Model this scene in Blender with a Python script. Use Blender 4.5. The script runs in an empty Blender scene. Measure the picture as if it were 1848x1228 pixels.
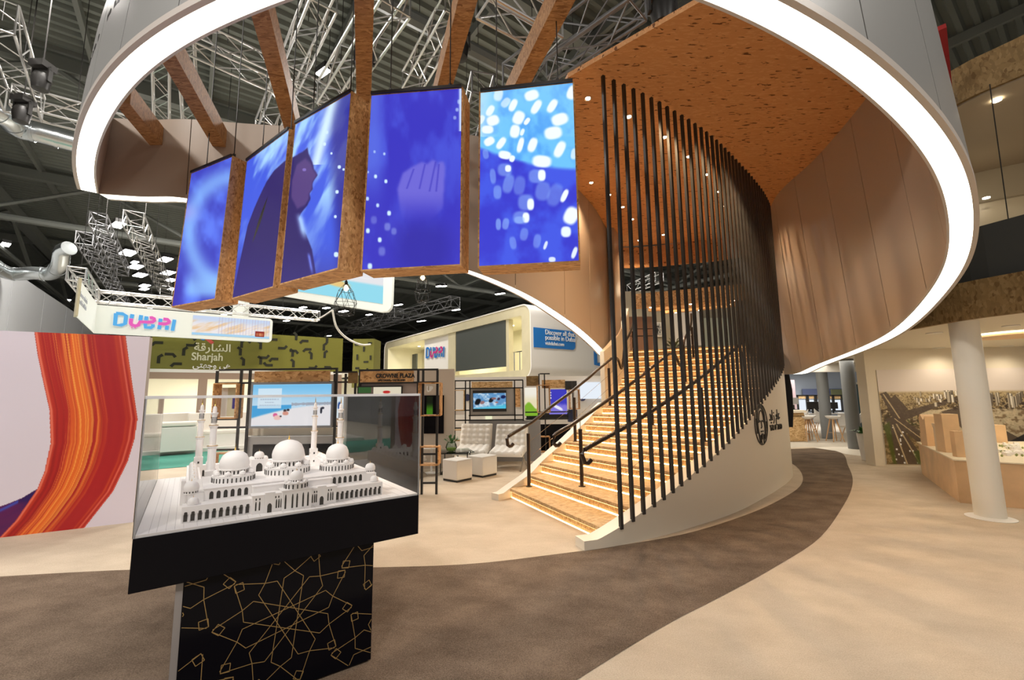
import bpy, bmesh, math, random
import numpy as np
from mathutils import Matrix, Vector
random.seed(7)
sc = bpy.context.scene
COL = sc.collection
# ------------------------------------------------------------------ camera
F = 790.0; CX = 924.0; CY = 614.0; EYE = 1.6
PITCH = math.atan(98 / F); ROLL = math.atan(.0116)
fw = Vector((0, math.cos(PITCH), math.sin(PITCH)))
r0 = Vector((1, 0, 0)); u0 = r0.cross(fw)
rt = r0 * math.cos(ROLL) - u0 * math.sin(ROLL)
up = u0 * math.cos(ROLL) + r0 * math.sin(ROLL)
cd = bpy.data.cameras.new('camera'); cam = bpy.data.objects.new('camera', cd); COL.objects.link(cam)
cd.sensor_width = 36; cd.sensor_fit = 'HORIZONTAL'; cd.lens = F / 1848 * 36; cd.clip_start = .05; cd.clip_end = 400
M = Matrix((rt, up, -fw)).transposed().to_4x4(); M.translation = (0, 0, EYE); cam.matrix_world = M
sc.camera = cam
sc.view_settings.view_transform = 'Standard'; sc.view_settings.look = 'None'
sc.view_settings.gamma = 1; sc.view_settings.use_curve_mapping = False
sc.view_settings.exposure = -0.1
sc.cycles.transparent_max_bounces = 32
# ------------------------------------------------------------------ world
w = bpy.data.worlds.new('hall_air'); sc.world = w; w.use_nodes = True
w.node_tree.nodes['Background'].inputs[0].default_value = (1.0, .96, .92, 1)
w.node_tree.nodes['Background'].inputs[1].default_value = .42

def light(kind, loc, power, color=(1, 1, 1), size=.3, rot=None, spot=None, name='lamp_light', target=None, sy=None):
    ld = bpy.data.lights.new(name, kind); ld.energy = power; ld.color = color
    if kind == 'AREA':
        ld.size = size
        if sy: ld.shape = 'RECTANGLE'; ld.size_y = sy
    else: ld.shadow_soft_size = size
    if kind == 'SPOT': ld.spot_size = math.radians(spot or 90); ld.spot_blend = .8
    o = bpy.data.objects.new(name, ld); COL.objects.link(o); o.location = loc
    if target is not None:
        o.rotation_euler = (Vector(target) - Vector(loc)).to_track_quat('-Z', 'Y').to_euler()
    elif rot: o.rotation_euler = rot
    return o
WARM = (1, .80, .58); NEUT = (1, .95, .88)
light('SPOT', (-1.5, -5.5, 8.5), 1700, (1, .95, .92), .4, spot=50, name='banner_fill_spot', target=(-4.2, 4.6, 1.0))  # added fill spot behind the camera, brightens the banner wall and model front
# hall high-bay lamps over aisle and stand; far left one added as wall fill
for (x, y, p) in [(-8, -1, 1000), (2, -3, 520), (9, 0, 400), (-9, 8, 520), (-4, 13, 700), (0, 18, 800), (-12, 18, 900), (4, 26, 800), (-15, 16, 1500), (-10, 30, 900)]:
    light('AREA', (x, y, 10.6), p, NEUT, 1.6, name='high_bay_light')

# ------------------------------------------------------------------ pixel helpers
def ray(px, py): return fw + rt * ((px - CX) / F) - up * ((py - CY) / F)
def fl(px, py, z=0.0):                       # point of the ray at height z
    d = ray(px, py); t = (z - EYE) / d.z; return Vector((d.x * t, d.y * t, z))
def at(px, py, Y):                           # point of the ray at depth Y
    d = ray(px, py); t = Y / d.y; return Vector((d.x * t, Y, EYE + d.z * t))
def atp(px, py, P, N):                       # ray meets a plane
    d = ray(px, py); N = Vector(N); t = (Vector(P) - Vector((0, 0, EYE))).dot(N) / d.dot(N)
    return Vector((0, 0, EYE)) + d * t
def cr(pts, n):                              # Catmull-Rom through points, n samples, even in length
    P = [np.array(p, float) for p in pts]; P = [2 * P[0] - P[1]] + P + [2 * P[-1] - P[-2]]
    out = []
    for i in range(1, len(P) - 2):
        for k in range(24):
            t = k / 24; a, b, c, d = P[i - 1:i + 3]
            out.append(.5 * (2 * b + (c - a) * t + (2 * a - 5 * b + 4 * c - d) * t * t + (3 * b - a - 3 * c + d) * t ** 3))
    out.append(P[-2]); out = np.array(out)
    s = np.r_[0, np.cumsum(np.linalg.norm(np.diff(out[:, :2], axis=0), axis=1))]
    if n is None: return out, s
    q = np.linspace(0, s[-1], n)
    return np.stack([np.interp(q, s, out[:, j]) for j in range(out.shape[1])], 1)

# ------------------------------------------------------------------ materials
MATS = {}
def mat(name, color, rough=.6, metal=0, emit=None, es=1.0, spec=.5, bump=None, noise=None, alpha=None, bdist=.01):
    if name in MATS: return MATS[name]
    m = bpy.data.materials.new(name); m.use_nodes = True; nt = m.node_tree; b = nt.nodes['Principled BSDF']
    b.inputs['Base Color'].default_value = (*color, 1); b.inputs['Roughness'].default_value = rough
    b.inputs['Metallic'].default_value = metal; b.inputs['Specular IOR Level'].default_value = spec
    if emit: b.inputs['Emission Color'].default_value = (*emit, 1); b.inputs['Emission Strength'].default_value = es
    if noise or bump:
        tc = nt.nodes.new('ShaderNodeTexCoord')
    if noise:                                # (scale, amount)
        n = nt.nodes.new('ShaderNodeTexNoise'); n.inputs['Scale'].default_value = noise[0]; n.inputs['Detail'].default_value = 8
        nt.links.new(tc.outputs['Object'], n.inputs['Vector'])
        r = nt.nodes.new('ShaderNodeValToRGB'); a = noise[1]
        r.color_ramp.elements[0].position = .3; r.color_ramp.elements[1].position = .7
        r.color_ramp.elements[0].color = (*[c * (1 - a) for c in color], 1); r.color_ramp.elements[1].color = (*[min(1, c * (1 + a)) for c in color], 1)
        nt.links.new(n.outputs['Fac'], r.inputs[0]); nt.links.new(r.outputs[0], b.inputs['Base Color'])
    if bump:
        n2 = nt.nodes.new('ShaderNodeTexNoise'); n2.inputs['Scale'].default_value = bump[0]; n2.inputs['Detail'].default_value = 4
        nt.links.new(tc.outputs['Object'], n2.inputs['Vector'])
        bp = nt.nodes.new('ShaderNodeBump'); bp.inputs['Strength'].default_value = bump[1]; bp.inputs['Distance'].default_value = bdist
        nt.links.new(n2.outputs['Fac'], bp.inputs['Height']); nt.links.new(bp.outputs[0], b.inputs['Normal'])
    MATS[name] = m; return m
def carpet(name, c1, c2):
    m = bpy.data.materials.new(name); m.use_nodes = True; nt = m.node_tree; b = nt.nodes['Principled BSDF']
    b.inputs['Roughness'].default_value = 1; b.inputs['Specular IOR Level'].default_value = .1
    tc = nt.nodes.new('ShaderNodeTexCoord')
    n = nt.nodes.new('ShaderNodeTexNoise'); n.inputs['Scale'].default_value = 2.2; n.inputs['Detail'].default_value = 6; n.inputs['Roughness'].default_value = .6
    mp = nt.nodes.new('ShaderNodeMapping'); mp.inputs['Scale'].default_value = (1, 1.5, 1); mp.inputs['Rotation'].default_value = (0, 0, .5)
    nt.links.new(tc.outputs['Object'], mp.inputs[0]); nt.links.new(mp.outputs[0], n.inputs['Vector'])
    f = nt.nodes.new('ShaderNodeTexNoise'); f.inputs['Scale'].default_value = 140; f.inputs['Detail'].default_value = 3
    nt.links.new(tc.outputs['Object'], f.inputs['Vector'])
    ad = nt.nodes.new('ShaderNodeMath'); ad.operation = 'MULTIPLY_ADD'; ad.inputs[1].default_value = .55
    nt.links.new(f.outputs['Fac'], ad.inputs[0]); 
    h = nt.nodes.new('ShaderNodeMath'); h.operation = 'MULTIPLY'; h.inputs[1].default_value = .45; nt.links.new(n.outputs['Fac'], h.inputs[0])
    nt.links.new(h.outputs[0], ad.inputs[2])
    r = nt.nodes.new('ShaderNodeValToRGB'); r.color_ramp.elements[0].position = .36; r.color_ramp.elements[1].position = .64
    r.color_ramp.elements[0].color = (*c1, 1); r.color_ramp.elements[1].color = (*c2, 1)
    nt.links.new(ad.outputs[0], r.inputs[0]); nt.links.new(r.outputs[0], b.inputs['Base Color'])
    bp = nt.nodes.new('ShaderNodeBump'); bp.inputs['Strength'].default_value = .5; bp.inputs['Distance'].default_value = .006
    nt.links.new(f.outputs['Fac'], bp.inputs['Height']); nt.links.new(bp.outputs[0], b.inputs['Normal'])
    MATS[name] = m; return m
def osb(name, base, dark, light_, scale=9, sparse=False, rough=.65):
    """oriented strand board: flakes of several directions, a few dark slivers"""
    m = bpy.data.materials.new(name); m.use_nodes = True; nt = m.node_tree; b = nt.nodes['Principled BSDF']
    b.inputs['Roughness'].default_value = rough; b.inputs['Specular IOR Level'].default_value = .3
    tc = nt.nodes.new('ShaderNodeTexCoord'); L = nt.links
    def flakes(rot, sc_):
        mp = nt.nodes.new('ShaderNodeMapping'); mp.inputs['Rotation'].default_value = rot; mp.inputs['Scale'].default_value = sc_
        v = nt.nodes.new('ShaderNodeTexVoronoi'); v.inputs['Scale'].default_value = scale
        L.new(tc.outputs['Object'], mp.inputs[0]); L.new(mp.outputs[0], v.inputs['Vector'])
        s = nt.nodes.new('ShaderNodeSeparateColor'); L.new(v.outputs['Color'], s.inputs[0]); return s
    a = flakes((.3, .2, .4), (1, 4.2, 2)); c = flakes((.1, -.3, 1.7), (1.2, 4.5, 2.2)); d = flakes((.2, .5, -.7), (1.5, 6, 2.5))
    mx = nt.nodes.new('ShaderNodeMix'); mx.data_type = 'FLOAT'
    st = nt.nodes.new('ShaderNodeMath'); st.operation = 'GREATER_THAN'; st.inputs[1].default_value = .5; L.new(d.outputs[0], st.inputs[0])
    L.new(st.outputs[0], mx.inputs[0]); L.new(a.outputs[0], mx.inputs[2]); L.new(c.outputs[0], mx.inputs[3])
    r = nt.nodes.new('ShaderNodeValToRGB'); e = r.color_ramp.elements
    if sparse:
        e[0].position = 0; e[0].color = (*dark, 1); e[1].position = 1; e[1].color = (*light_, 1)
        x = e.new(.035); x.color = (*dark, 1); x = e.new(.05); x.color = (*base, 1); x = e.new(.6); x.color = (*base, 1)
    else:
        e[0].position = 0; e[0].color = (*dark, 1); e[1].position = 1; e[1].color = (*light_, 1)
        x = e.new(.07); x.color = (*dark, 1); x = e.new(.16); x.color = (*[k * .82 for k in base], 1); x = e.new(.6); x.color = (*base, 1)
    L.new(mx.outputs[0], r.inputs[0]); L.new(r.outputs[0], b.inputs['Base Color'])
    MATS[name] = m; return m
def glassy(name, tint=(1, 1, 1), gloss=.12, rough=.02):
    m = bpy.data.materials.new(name); m.use_nodes = True; nt = m.node_tree
    for n in list(nt.nodes): nt.nodes.remove(n)
    o = nt.nodes.new('ShaderNodeOutputMaterial'); t = nt.nodes.new('ShaderNodeBsdfTransparent'); t.inputs[0].default_value = (*tint, 1)
    g = nt.nodes.new('ShaderNodeBsdfGlossy'); g.inputs['Roughness'].default_value = rough
    fr = nt.nodes.new('ShaderNodeFresnel'); fr.inputs[0].default_value = 1.22
    ad = nt.nodes.new('ShaderNodeMath'); ad.operation = 'ADD'; ad.inputs[1].default_value = gloss * .1; nt.links.new(fr.outputs[0], ad.inputs[0])
    mx = nt.nodes.new('ShaderNodeMixShader'); nt.links.new(ad.outputs[0], mx.inputs[0]); nt.links.new(t.outputs[0], mx.inputs[1]); nt.links.new(g.outputs[0], mx.inputs[2])
    nt.links.new(mx.outputs[0], o.inputs[0]); MATS[name] = m; return m
def colmat(name, emit=0.0, rough=.5):
    m = bpy.data.materials.new(name); m.use_nodes = True; nt = m.node_tree; b = nt.nodes['Principled BSDF']
    a = nt.nodes.new('ShaderNodeAttribute'); a.attribute_name = 'Col'
    if emit:
        b.inputs['Base Color'].default_value = (.01, .01, .01, 1); b.inputs['Roughness'].default_value = .6
        b.inputs['Specular IOR Level'].default_value = .1
        nt.links.new(a.outputs['Color'], b.inputs['Emission Color']); b.inputs['Emission Strength'].default_value = emit
    else:
        nt.links.new(a.outputs['Color'], b.inputs['Base Color']); b.inputs['Roughness'].default_value = rough
    MATS[name] = m; return m
def emis(name, c, s):
    return mat(name, (0.02, .02, .02), .8, emit=c, es=s, spec=0)
OSB = osb('osb_board', (.62, .34, .14), (.36, .17, .06), (.74, .45, .21), 12)
OSBM = osb('osb_beam', (.40, .20, .08), (.24, .11, .04), (.50, .28, .12), 12)
OSBP = osb('osb_pale', (.62, .40, .19), (.42, .24, .09), (.74, .53, .29), 14)
OSBC = osb('osb_ceiling_board', (.60, .29, .115), (.16, .06, .02), (.68, .36, .16), 12, sparse=True)
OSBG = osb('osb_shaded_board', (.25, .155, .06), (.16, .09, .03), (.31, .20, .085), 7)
CARB = carpet('beige_carpet', (.44, .36, .27), (.60, .50, .385))
CARD = carpet('brown_carpet', (.085, .060, .042), (.22, .16, .115))
CARG = carpet('grey_carpet', (.42, .38, .32), (.58, .53, .46))
WHITE = mat('white_paint', (.78, .75, .70), .5)
CREAM = mat('cream_paint', (.76, .68, .55), .5)
BEIGEP = mat('beige_panel', (.43, .34, .27), .38, spec=.4)
GREYP = mat('grey_panel', (.27, .27, .265), .4)
BLACK = mat('black_steel', (.018, .016, .015), .45)
BROWNM = mat('bronze_rail', (.045, .028, .02), .3, metal=.4)
GLOSSB = mat('black_gloss', (.003, .003, .005), .12, spec=.1)
ALU = mat('truss_aluminium', (.62, .61, .60), .3, metal=.9)
ALUD = mat('dark_truss', (.24, .24, .25), .45, metal=.5)
ROOFM = mat('roof_deck_metal', (.17, .185, .165), .5, metal=.2)
BEAMM = mat('roof_beam_paint', (.17, .18, .165), .5)
DUCT = mat('galvanised_duct', (.5, .53, .54), .25, metal=.9)
LED = emis('led_strip_white', (1, .93, .80), 5.0)
LEDW = emis('led_strip_warm', (1, .66, .32), 9.0)
LEDN = emis('led_nosing_warm', (1, .66, .30), 4.2)
LAMPW = emis('lamp_lens', (1, .97, .92), 14.0)
DOWNW = emis('downlight_lens', (1, .85, .6), 20.0)
PLY = mat('plywood', (.72, .48, .27), .5, noise=(3, .12))
MODELW = mat('model_plaster', (.92, .89, .875), .55)
GOLD = mat('gold', (.75, .48, .12), .3, metal=.9)
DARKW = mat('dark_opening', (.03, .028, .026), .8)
LEATHER = mat('white_leather', (.82, .76, .68), .4, bump=(60, .15))
CHROME = mat('chrome', (.7, .7, .7), .15, metal=1)
GREENP = mat('olive_green_panel', (.17, .16, .018), .5)
WOODB = mat('pale_laminate', (.56, .50, .33), .5, noise=(1.2, .07))
BROWNP = mat('brown_laminate', (.33, .20, .14), .45)
TEALC = mat('teal_carpet', (.04, .26, .19), .9)
GREYW = mat('grey_wall_paint', (.30, .29, .29), .5)
DARKG = mat('charcoal_panel', (.055, .062, .055), .55)
LEAF = mat('leaf', (.05, .16, .03), .5)
ACRY = glassy('acrylic', (.996, .997, .997), .12)
GLASS = glassy('clear_glass', (.85, .95, .93), .2)
def milky(name, c, f):
    m = bpy.data.materials.new(name); m.use_nodes = True; nt = m.node_tree
    for n in list(nt.nodes): nt.nodes.remove(n)
    o = nt.nodes.new('ShaderNodeOutputMaterial'); t = nt.nodes.new('ShaderNodeBsdfTransparent'); d = nt.nodes.new('ShaderNodeBsdfDiffuse'); d.inputs[0].default_value = (*c, 1)
    mx = nt.nodes.new('ShaderNodeMixShader'); mx.inputs[0].default_value = f; nt.links.new(t.outputs[0], mx.inputs[1]); nt.links.new(d.outputs[0], mx.inputs[2]); nt.links.new(mx.outputs[0], o.inputs[0]); return m
ACEDGE = milky('acrylic_edge', (.9, .9, .92), .42)
OAKLEG = mat('oak_leg', (.6, .36, .18), .5)
PLASW = mat('white_plastic', (.85, .83, .80), .3)
SCREEN = colmat('screen_picture', 1.15); SCR2 = colmat('tv_picture', 1.0); PRINT = colmat('printed_picture', 0, .35)
BLUE = mat('sign_blue', (.015, .17, .52), .4); PINK = mat('sign_pink', (.48, .03, .20), .4)
BLUEE = emis('backlit_blue', (.10, .45, .85), 1.0); PINKE = emis('backlit_pink', (.85, .12, .50), 1.0)
SIGNW = mat('backlit_white', (.62, .63, .58), .5, emit=(.85, .88, .80), es=.28)

# ------------------------------------------------------------------ mesh helpers
class MB:
    def __init__(s): s.v = []; s.f = []
    def add(s, vs, fs):
        n = len(s.v); s.v += [tuple(v) for v in vs]; s.f += [tuple(i + n for i in f) for f in fs]; return s
    def hexa(s, b, t):                       # bottom quad, top quad (same order)
        return s.add(list(b) + list(t), [(3, 2, 1, 0), (4, 5, 6, 7), (0, 1, 5, 4), (1, 2, 6, 5), (2, 3, 7, 6), (3, 0, 4, 7)])
    def box(s, c, d, rz=0.0):
        x, y, z = d[0] / 2, d[1] / 2, d[2] / 2; cz, sz = math.cos(rz), math.sin(rz)
        P = [(c[0] + a * cz - b_ * sz, c[1] + a * sz + b_ * cz) for a, b_ in ((-x, -y), (x, -y), (x, y), (-x, y))]
        return s.hexa([(p[0], p[1], c[2] - z) for p in P], [(p[0], p[1], c[2] + z) for p in P])
    def bar(s, a, b, w_, h=None, upv=(0, 0, 1)):
        a = Vector(a); b = Vector(b); h = h or w_; d = (b - a).normalized(); U = Vector(upv)
        if abs(d.dot(U)) > .99: U = Vector((0, 1, 0))
        S = d.cross(U).normalized(); U = S.cross(d)
        q = [(-1, -1), (1, -1), (1, 1), (-1, 1)]
        return s.hexa([a + S * (i * w_ / 2) + U * (j * h / 2) for i, j in q], [b + S * (i * w_ / 2) + U * (j * h / 2) for i, j in q])
    def tube(s, pts, r, n=8, cap=True):
        pts = [Vector(p) for p in pts]; rings = []; N = len(pts)
        for i, p in enumerate(pts):
            d = (pts[min(i + 1, N - 1)] - pts[max(i - 1, 0)]).normalized()
            U = Vector((0, 0, 1)) if abs(d.z) < .95 else Vector((1, 0, 0))
            S = d.cross(U).normalized(); U = S.cross(d); rr = r[i] if isinstance(r, (list, tuple)) else r
            rings.append([p + (S * math.cos(2 * math.pi * k / n) + U * math.sin(2 * math.pi * k / n)) * rr for k in range(n)])
        vs = [v for R in rings for v in R]; fs = []
        for i in range(N - 1):
            for k in range(n): fs.append((i * n + k, i * n + (k + 1) % n, (i + 1) * n + (k + 1) % n, (i + 1) * n + k))
        if cap: fs += [tuple(reversed(range(n))), tuple((N - 1) * n + k for k in range(n))]
        return s.add(vs, fs)
    def lathe(s, c, prof, n=24, arc=None):   # prof: (r, z)
        vs = []; fs = []; N = len(prof)
        for r, z in prof:
            for k in range(n): a = 2 * math.pi * k / n; vs.append((c[0] + r * math.cos(a), c[1] + r * math.sin(a), c[2] + z))
        for i in range(N - 1):
            for k in range(n): fs.append((i * n + k, i * n + (k + 1) % n, (i + 1) * n + (k + 1) % n, (i + 1) * n + k))
        fs += [tuple(reversed(range(n))), tuple((N - 1) * n + k for k in range(n))]
        return s.add(vs, fs)
    def prism(s, poly, z0, z1):
        n = len(poly); vs = [(p[0], p[1], z0) for p in poly] + [(p[0], p[1], z1) for p in poly]
        fs = [tuple(reversed(range(n))), tuple(range(n, 2 * n))] + [(i, (i + 1) % n, n + (i + 1) % n, n + i) for i in range(n)]
        return s.add(vs, fs)
    def slab(s, quad, t):                    # planar polygon thickened along its normal
        q = [Vector(p) for p in quad]; nrm = (q[1] - q[0]).cross(q[-1] - q[0]).normalized() * t; n = len(q)
        return s.add(q + [p + nrm for p in q], [tuple(reversed(range(n))), tuple(range(n, 2 * n))] + [(i, (i + 1) % n, n + (i + 1) % n, n + i) for i in range(n)])
    def grid(s, rows):                       # rows of equal length
        n = len(rows[0]); vs = [v for r in rows for v in r]; fs = []
        for i in range(len(rows) - 1):
            for k in range(n - 1): fs.append((i * n + k, i * n + k + 1, (i + 1) * n + k + 1, (i + 1) * n + k))
        return s.add(vs, fs)
    def build(s, name, m, parent=None, smooth=False, bevel=0):
        me = bpy.data.meshes.new(name); me.from_pydata(s.v, [], s.f); me.validate()
        bm = bmesh.new(); bm.from_mesh(me); bmesh.ops.recalc_face_normals(bm, faces=bm.faces); bm.to_mesh(me); bm.free()
        if m: me.materials.append(m)
        o = bpy.data.objects.new(name, me); COL.objects.link(o)
        if smooth:
            me.shade_smooth()
            me.set_sharp_from_angle(angle=math.radians(35))
        if bevel:
            b = o.modifiers.new('bevel', 'BEVEL'); b.width = bevel; b.segments = 2; b.limit_method = 'ANGLE'
        if parent is not None: attach(o, parent)
        return o
def attach(o, p):
    o.parent = p; o.matrix_parent_inverse = p.matrix_basis.inverted() if p.type == 'EMPTY' else Matrix()
def tag(o, label=None, cat=None, group=None, kind=None):
    if label: o['label'] = label
    if cat: o['category'] = cat
    if group: o['group'] = group
    if kind: o['kind'] = kind
    return o
def T(name, label, cat, loc=(0, 0, 0), group=None, rz=0, kind=None):
    o = bpy.data.objects.new(name, None); COL.objects.link(o); o.empty_display_size = .1
    o.matrix_basis = Matrix.Translation(Vector(loc)) @ Matrix.Rotation(rz, 4, 'Z')
    return tag(o, label, cat, group, kind)
KIDS = {}
def copy_tree(o, parent=None):
    c = o.copy(); COL.objects.link(c)
    if parent is not None: c.parent = parent
    for ch in [x for x in bpy.data.objects if x.parent == o]: copy_tree(ch, c)
    return c
def lin(c): return np.where(c <= .04045, c / 12.92, ((c + .055) / 1.055) ** 2.4)
def picture(name, fn, tl, tr, bl, br, nx, ny, m, parent=None):
    """a flat screen or print: vertex colours from fn(u,v), v downwards"""
    tl, tr, bl, br = [np.array(p, float) for p in (tl, tr, bl, br)]
    u = np.linspace(0, 1, nx); v = np.linspace(0, 1, ny); U, V = np.meshgrid(u, v)
    Pn = (tl * ((1 - U) * (1 - V))[..., None] + tr * (U * (1 - V))[..., None] + bl * ((1 - U) * V)[..., None] + br * (U * V)[..., None]).reshape(-1, 3)
    i = np.arange(nx * ny).reshape(ny, nx); q = np.stack([i[:-1, :-1], i[1:, :-1], i[1:, 1:], i[:-1, 1:]], -1).reshape(-1, 4)
    me = bpy.data.meshes.new(name); me.vertices.add(nx * ny); me.vertices.foreach_set('co', Pn.ravel())
    me.loops.add(q.size); me.loops.foreach_set('vertex_index', q.ravel()); me.polygons.add(len(q))
    me.polygons.foreach_set('loop_start', np.arange(0, q.size, 4)); me.polygons.foreach_set('loop_total', np.full(len(q), 4))
    me.update(); me.validate()
    C = np.clip(fn(U, V), 0, 1); C = lin(C).reshape(-1, 3); C = np.c_[C, np.ones(len(C))]
    a = me.color_attributes.new('Col', 'FLOAT_COLOR', 'POINT'); a.data.foreach_set('color', C.astype(np.float32).ravel())
    me.materials.append(m); o = bpy.data.objects.new(name, me); COL.objects.link(o)
    if parent is not None: attach(o, parent)
    return o
def text(name, s, size, org, xd, ud, m, parent=None, ext=.004, align='LEFT', sx=1.0, bold=0.0):
    cu = bpy.data.curves.new(name, 'FONT'); cu.body = s; cu.size = size; cu.extrude = ext; cu.align_x = align; cu.offset = bold
    to = bpy.data.objects.new(name, cu); COL.objects.link(to)
    dg = bpy.context.evaluated_depsgraph_get(); me = bpy.data.meshes.new_from_object(to.evaluated_get(dg))
    bpy.data.objects.remove(to); X = Vector(xd).normalized(); U = Vector(ud).normalized(); Z = X.cross(U)
    Mx = Matrix((X * sx, U, Z)).transposed().to_4x4(); Mx.translation = Vector(org); me.transform(Mx)
    me.materials.clear(); me.materials.append(m); me.name = name
    o = bpy.data.objects.new(name, me); COL.objects.link(o)
    if parent is not None: attach(o, parent)
    return o
def ribbon(mb, pts, wd, org, X, U, off, th=.01):      # thick stroke on a plane
    Z = X.cross(U)
    P = [Vector((p[0], p[1])) for p in pts]; L = []; R = []
    for i, p in enumerate(P):
        d = (P[min(i + 1, len(P) - 1)] - P[max(i - 1, 0)]).normalized(); n = Vector((-d.y, d.x)) * wd / 2
        L.append(p + n); R.append(p - n)
    def w3(p, o_): return org + X * p.x + U * p.y + Z * o_
    for i in range(len(P) - 1):
        q = [L[i], R[i], R[i + 1], L[i + 1]]
        mb.hexa([w3(p, off) for p in q], [w3(p, off + th) for p in q])
def dubai_logo(org, X, U, width, parent, off=.005, th=.02, mb_=None, mp_=None, wr=24):
    """DUBAI lettering of split blue and pink strokes; org = top-left corner"""
    k = width / 580; f = lambda L_: [((x - 1040) * k, -(y - 945) * k) for x, y in L_]
    bl = MB(); pk = MB(); w_ = wr * k
    for s_ in ([(1060, 965), (1060, 1100), (1115, 1100), (1148, 1080), (1150, 985), (1115, 965), (1060, 965)], [(1205, 962), (1200, 1010)], [(1285, 965), (1280, 1030)],
               [(1335, 975), (1332, 1022)], [(1330, 1062), (1334, 1108), (1385, 1108), (1402, 1092), (1402, 1066)], [(1470, 990), (1466, 1034)], [(1466, 1072), (1462, 1120)], [(1538, 1072), (1534, 1122)],
               [(1603, 990), (1592, 1130)]): ribbon(bl, f(s_), w_, org, X, U, off, th)
    for s_ in ([(1198, 1015), (1197, 1070), (1212, 1092), (1240, 1098), (1268, 1088), (1280, 1045), (1345, 1045), (1395, 1038), (1412, 1018), (1408, 996), (1385, 985), (1366, 990)],
               [(1450, 1052), (1520, 1052), (1548, 1035), (1552, 1012), (1535, 994), (1495, 992)]): ribbon(pk, f(s_), w_, org, X, U, off + .002, th)
    for x in (1210, 1240):
        ribbon(pk, f([(x - 6, 1122), (x + 6, 1122)]), 10 * k, org, X, U, off, th)
    bl.build('logo_letters', mb_ or BLUE, parent); pk.build('logo_letters', mp_ or PINK, parent)

# ================================================================== FLOOR
dA = Vector((-.595, .804, 0)); dB = Vector((.804, .595, 0))          # the two axes of the hall
def hall(a, b, z): return dA * a + dB * b + Vector((0, 0, z))
f = MB(); f.add([(-70, -14, 0), (90, -14, 0), (90, 110, 0), (-70, 110, 0)], [(0, 1, 2, 3)])
tag(f.build('floor', CARG), kind='structure')
bei = [(-9, -5), (9, -5), (12, 8), (12, 12.5), (9.3, 12.6), (8.2, 12.8), (6, 12), (5, 11), (3, 12), (-2, 12.4), (-8, 11.2), (-9, 4)]
tag(MB().prism(bei, .002, .006).build('trim_1', CARB), kind='structure')
up_ = [(-9, 3.6), (-6, 4.0), (-4.68, 4.206), (-4.145, 4.278), (-3.62, 4.33), (-3.1, 4.345), (-2.2, 4.33), (-1.3, 4.32), (-.413, 4.378), (.398, 4.60), (1.061, 4.82), (1.983, 5.22), (3.054, 5.96), (3.938, 6.72), (4.8, 7.6), (5.5, 8.6), (6.1, 9.8), (6.4, 11), (6.5, 12.2)]
lo_ = [(-9, -2.2), (-5, -1.2), (-2, .6), (-.6, 1.85), (.355, 2.679), (1.039, 3.24), (1.605, 3.646), (2.385, 4.228), (3.365, 5.04), (4.662, 6.42), (5.6, 7.5), (6.352, 8.473), (7.2, 9.7), (8.3, 11.3), (8.85, 12.6)]
U_ = cr(up_, 80); L_ = cr(lo_, 80)
b = MB(); b.grid([[(*p, .009) for p in U_], [(*p, .009) for p in L_]])
tag(b.build('trim_2', CARD), kind='structure')
# beyond the booth: white edge and the pale area at right
ed = [(8.35, 11.3), (8.55, 11.9), (8.45, 12.6), (9.1, 12.75), (11, 12.3), (13, 11.6), (13, 9.0), (9, 9.4)]
tag(MB().prism(ed, .006, .012).build('trim_3', mat('pale_floor_board', (.72, .66, .56), .5)), kind='structure')

# ================================================================== HALL ROOF AND FAR WALLS
HZ = 12.2
r_ = MB()
pit = .36
for j in range(-20, 330):                                            # trapezoid ribs of the roof deck, along dB
    a0 = j * pit
    if a0 > 105: break
    prof = [(0, .0), (.12, .0), (.16, .11), (.30, .11)]
    rows = []
    for bb in (-60, 75): rows.append([hall(a0 + p, bb, HZ + q) for p, q in prof + [(pit, 0)]])
    r_.grid(rows)
tag(r_.build('ceiling', ROOFM), kind='structure')
cap = MB().add([hall(-12, -62, HZ + .6), hall(110, -62, HZ + .6), hall(110, 80, HZ + .6), hall(-12, 80, HZ + .6)], [(0, 1, 2, 3)])
tag(cap.build('ceiling', mat('roof_back', (.03, .03, .03), .9)), kind='structure')
n = 0
def trim(mb, m):
    global n_trim
    n_trim += 1
    return tag(mb.build('trim_%d' % n_trim, m), kind='structure')
n_trim = 3
pur = MB()
for b_ in np.arange(-57, 75, 3.0):                                   # purlins along dA
    pur.bar(hall(-6, b_, HZ - .16), hall(104, b_, HZ - .16), .12, .28)
trim(pur, BEAMM)
gir = MB()
for a_ in (-2, 8, 18, 28, 40, 52, 66, 80, 95):                       # lattice girders along dB
    gir.bar(hall(a_, -58, HZ - .45), hall(a_, 74, HZ - .45), .34, .4)
    gir.tube([hall(a_, -58, HZ - 2.6), hall(a_, 74, HZ - 2.6)], .16, 8)
    for k, b_ in enumerate(np.arange(-56, 72, 4.0)):
        gir.tube([hall(a_, b_, HZ - (.5 if k % 2 else 2.55)), hall(a_, b_ + 4, HZ - (2.55 if k % 2 else .5))], .09, 6)
trim(gir, BEAMM)
gi2 = MB()
for b_ in (-44, -26, -8, 10, 28, 46, 64):                            # deep girders along dA
    gi2.bar(hall(-4, b_, HZ - .7), hall(103, b_, HZ - .7), .5, .5)
    for k, a_ in enumerate(np.arange(-2, 100, 5.0)):
        gi2.bar(hall(a_, b_, HZ - (.8 if k % 2 else 3.0)), hall(a_ + 5, b_, HZ - (3.0 if k % 2 else .8)), .14, .14)
    gi2.tube([hall(-4, b_, HZ - 3.0), hall(103, b_, HZ - 3.0)], .14, 8)
trim(gi2, BEAMM)
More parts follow.
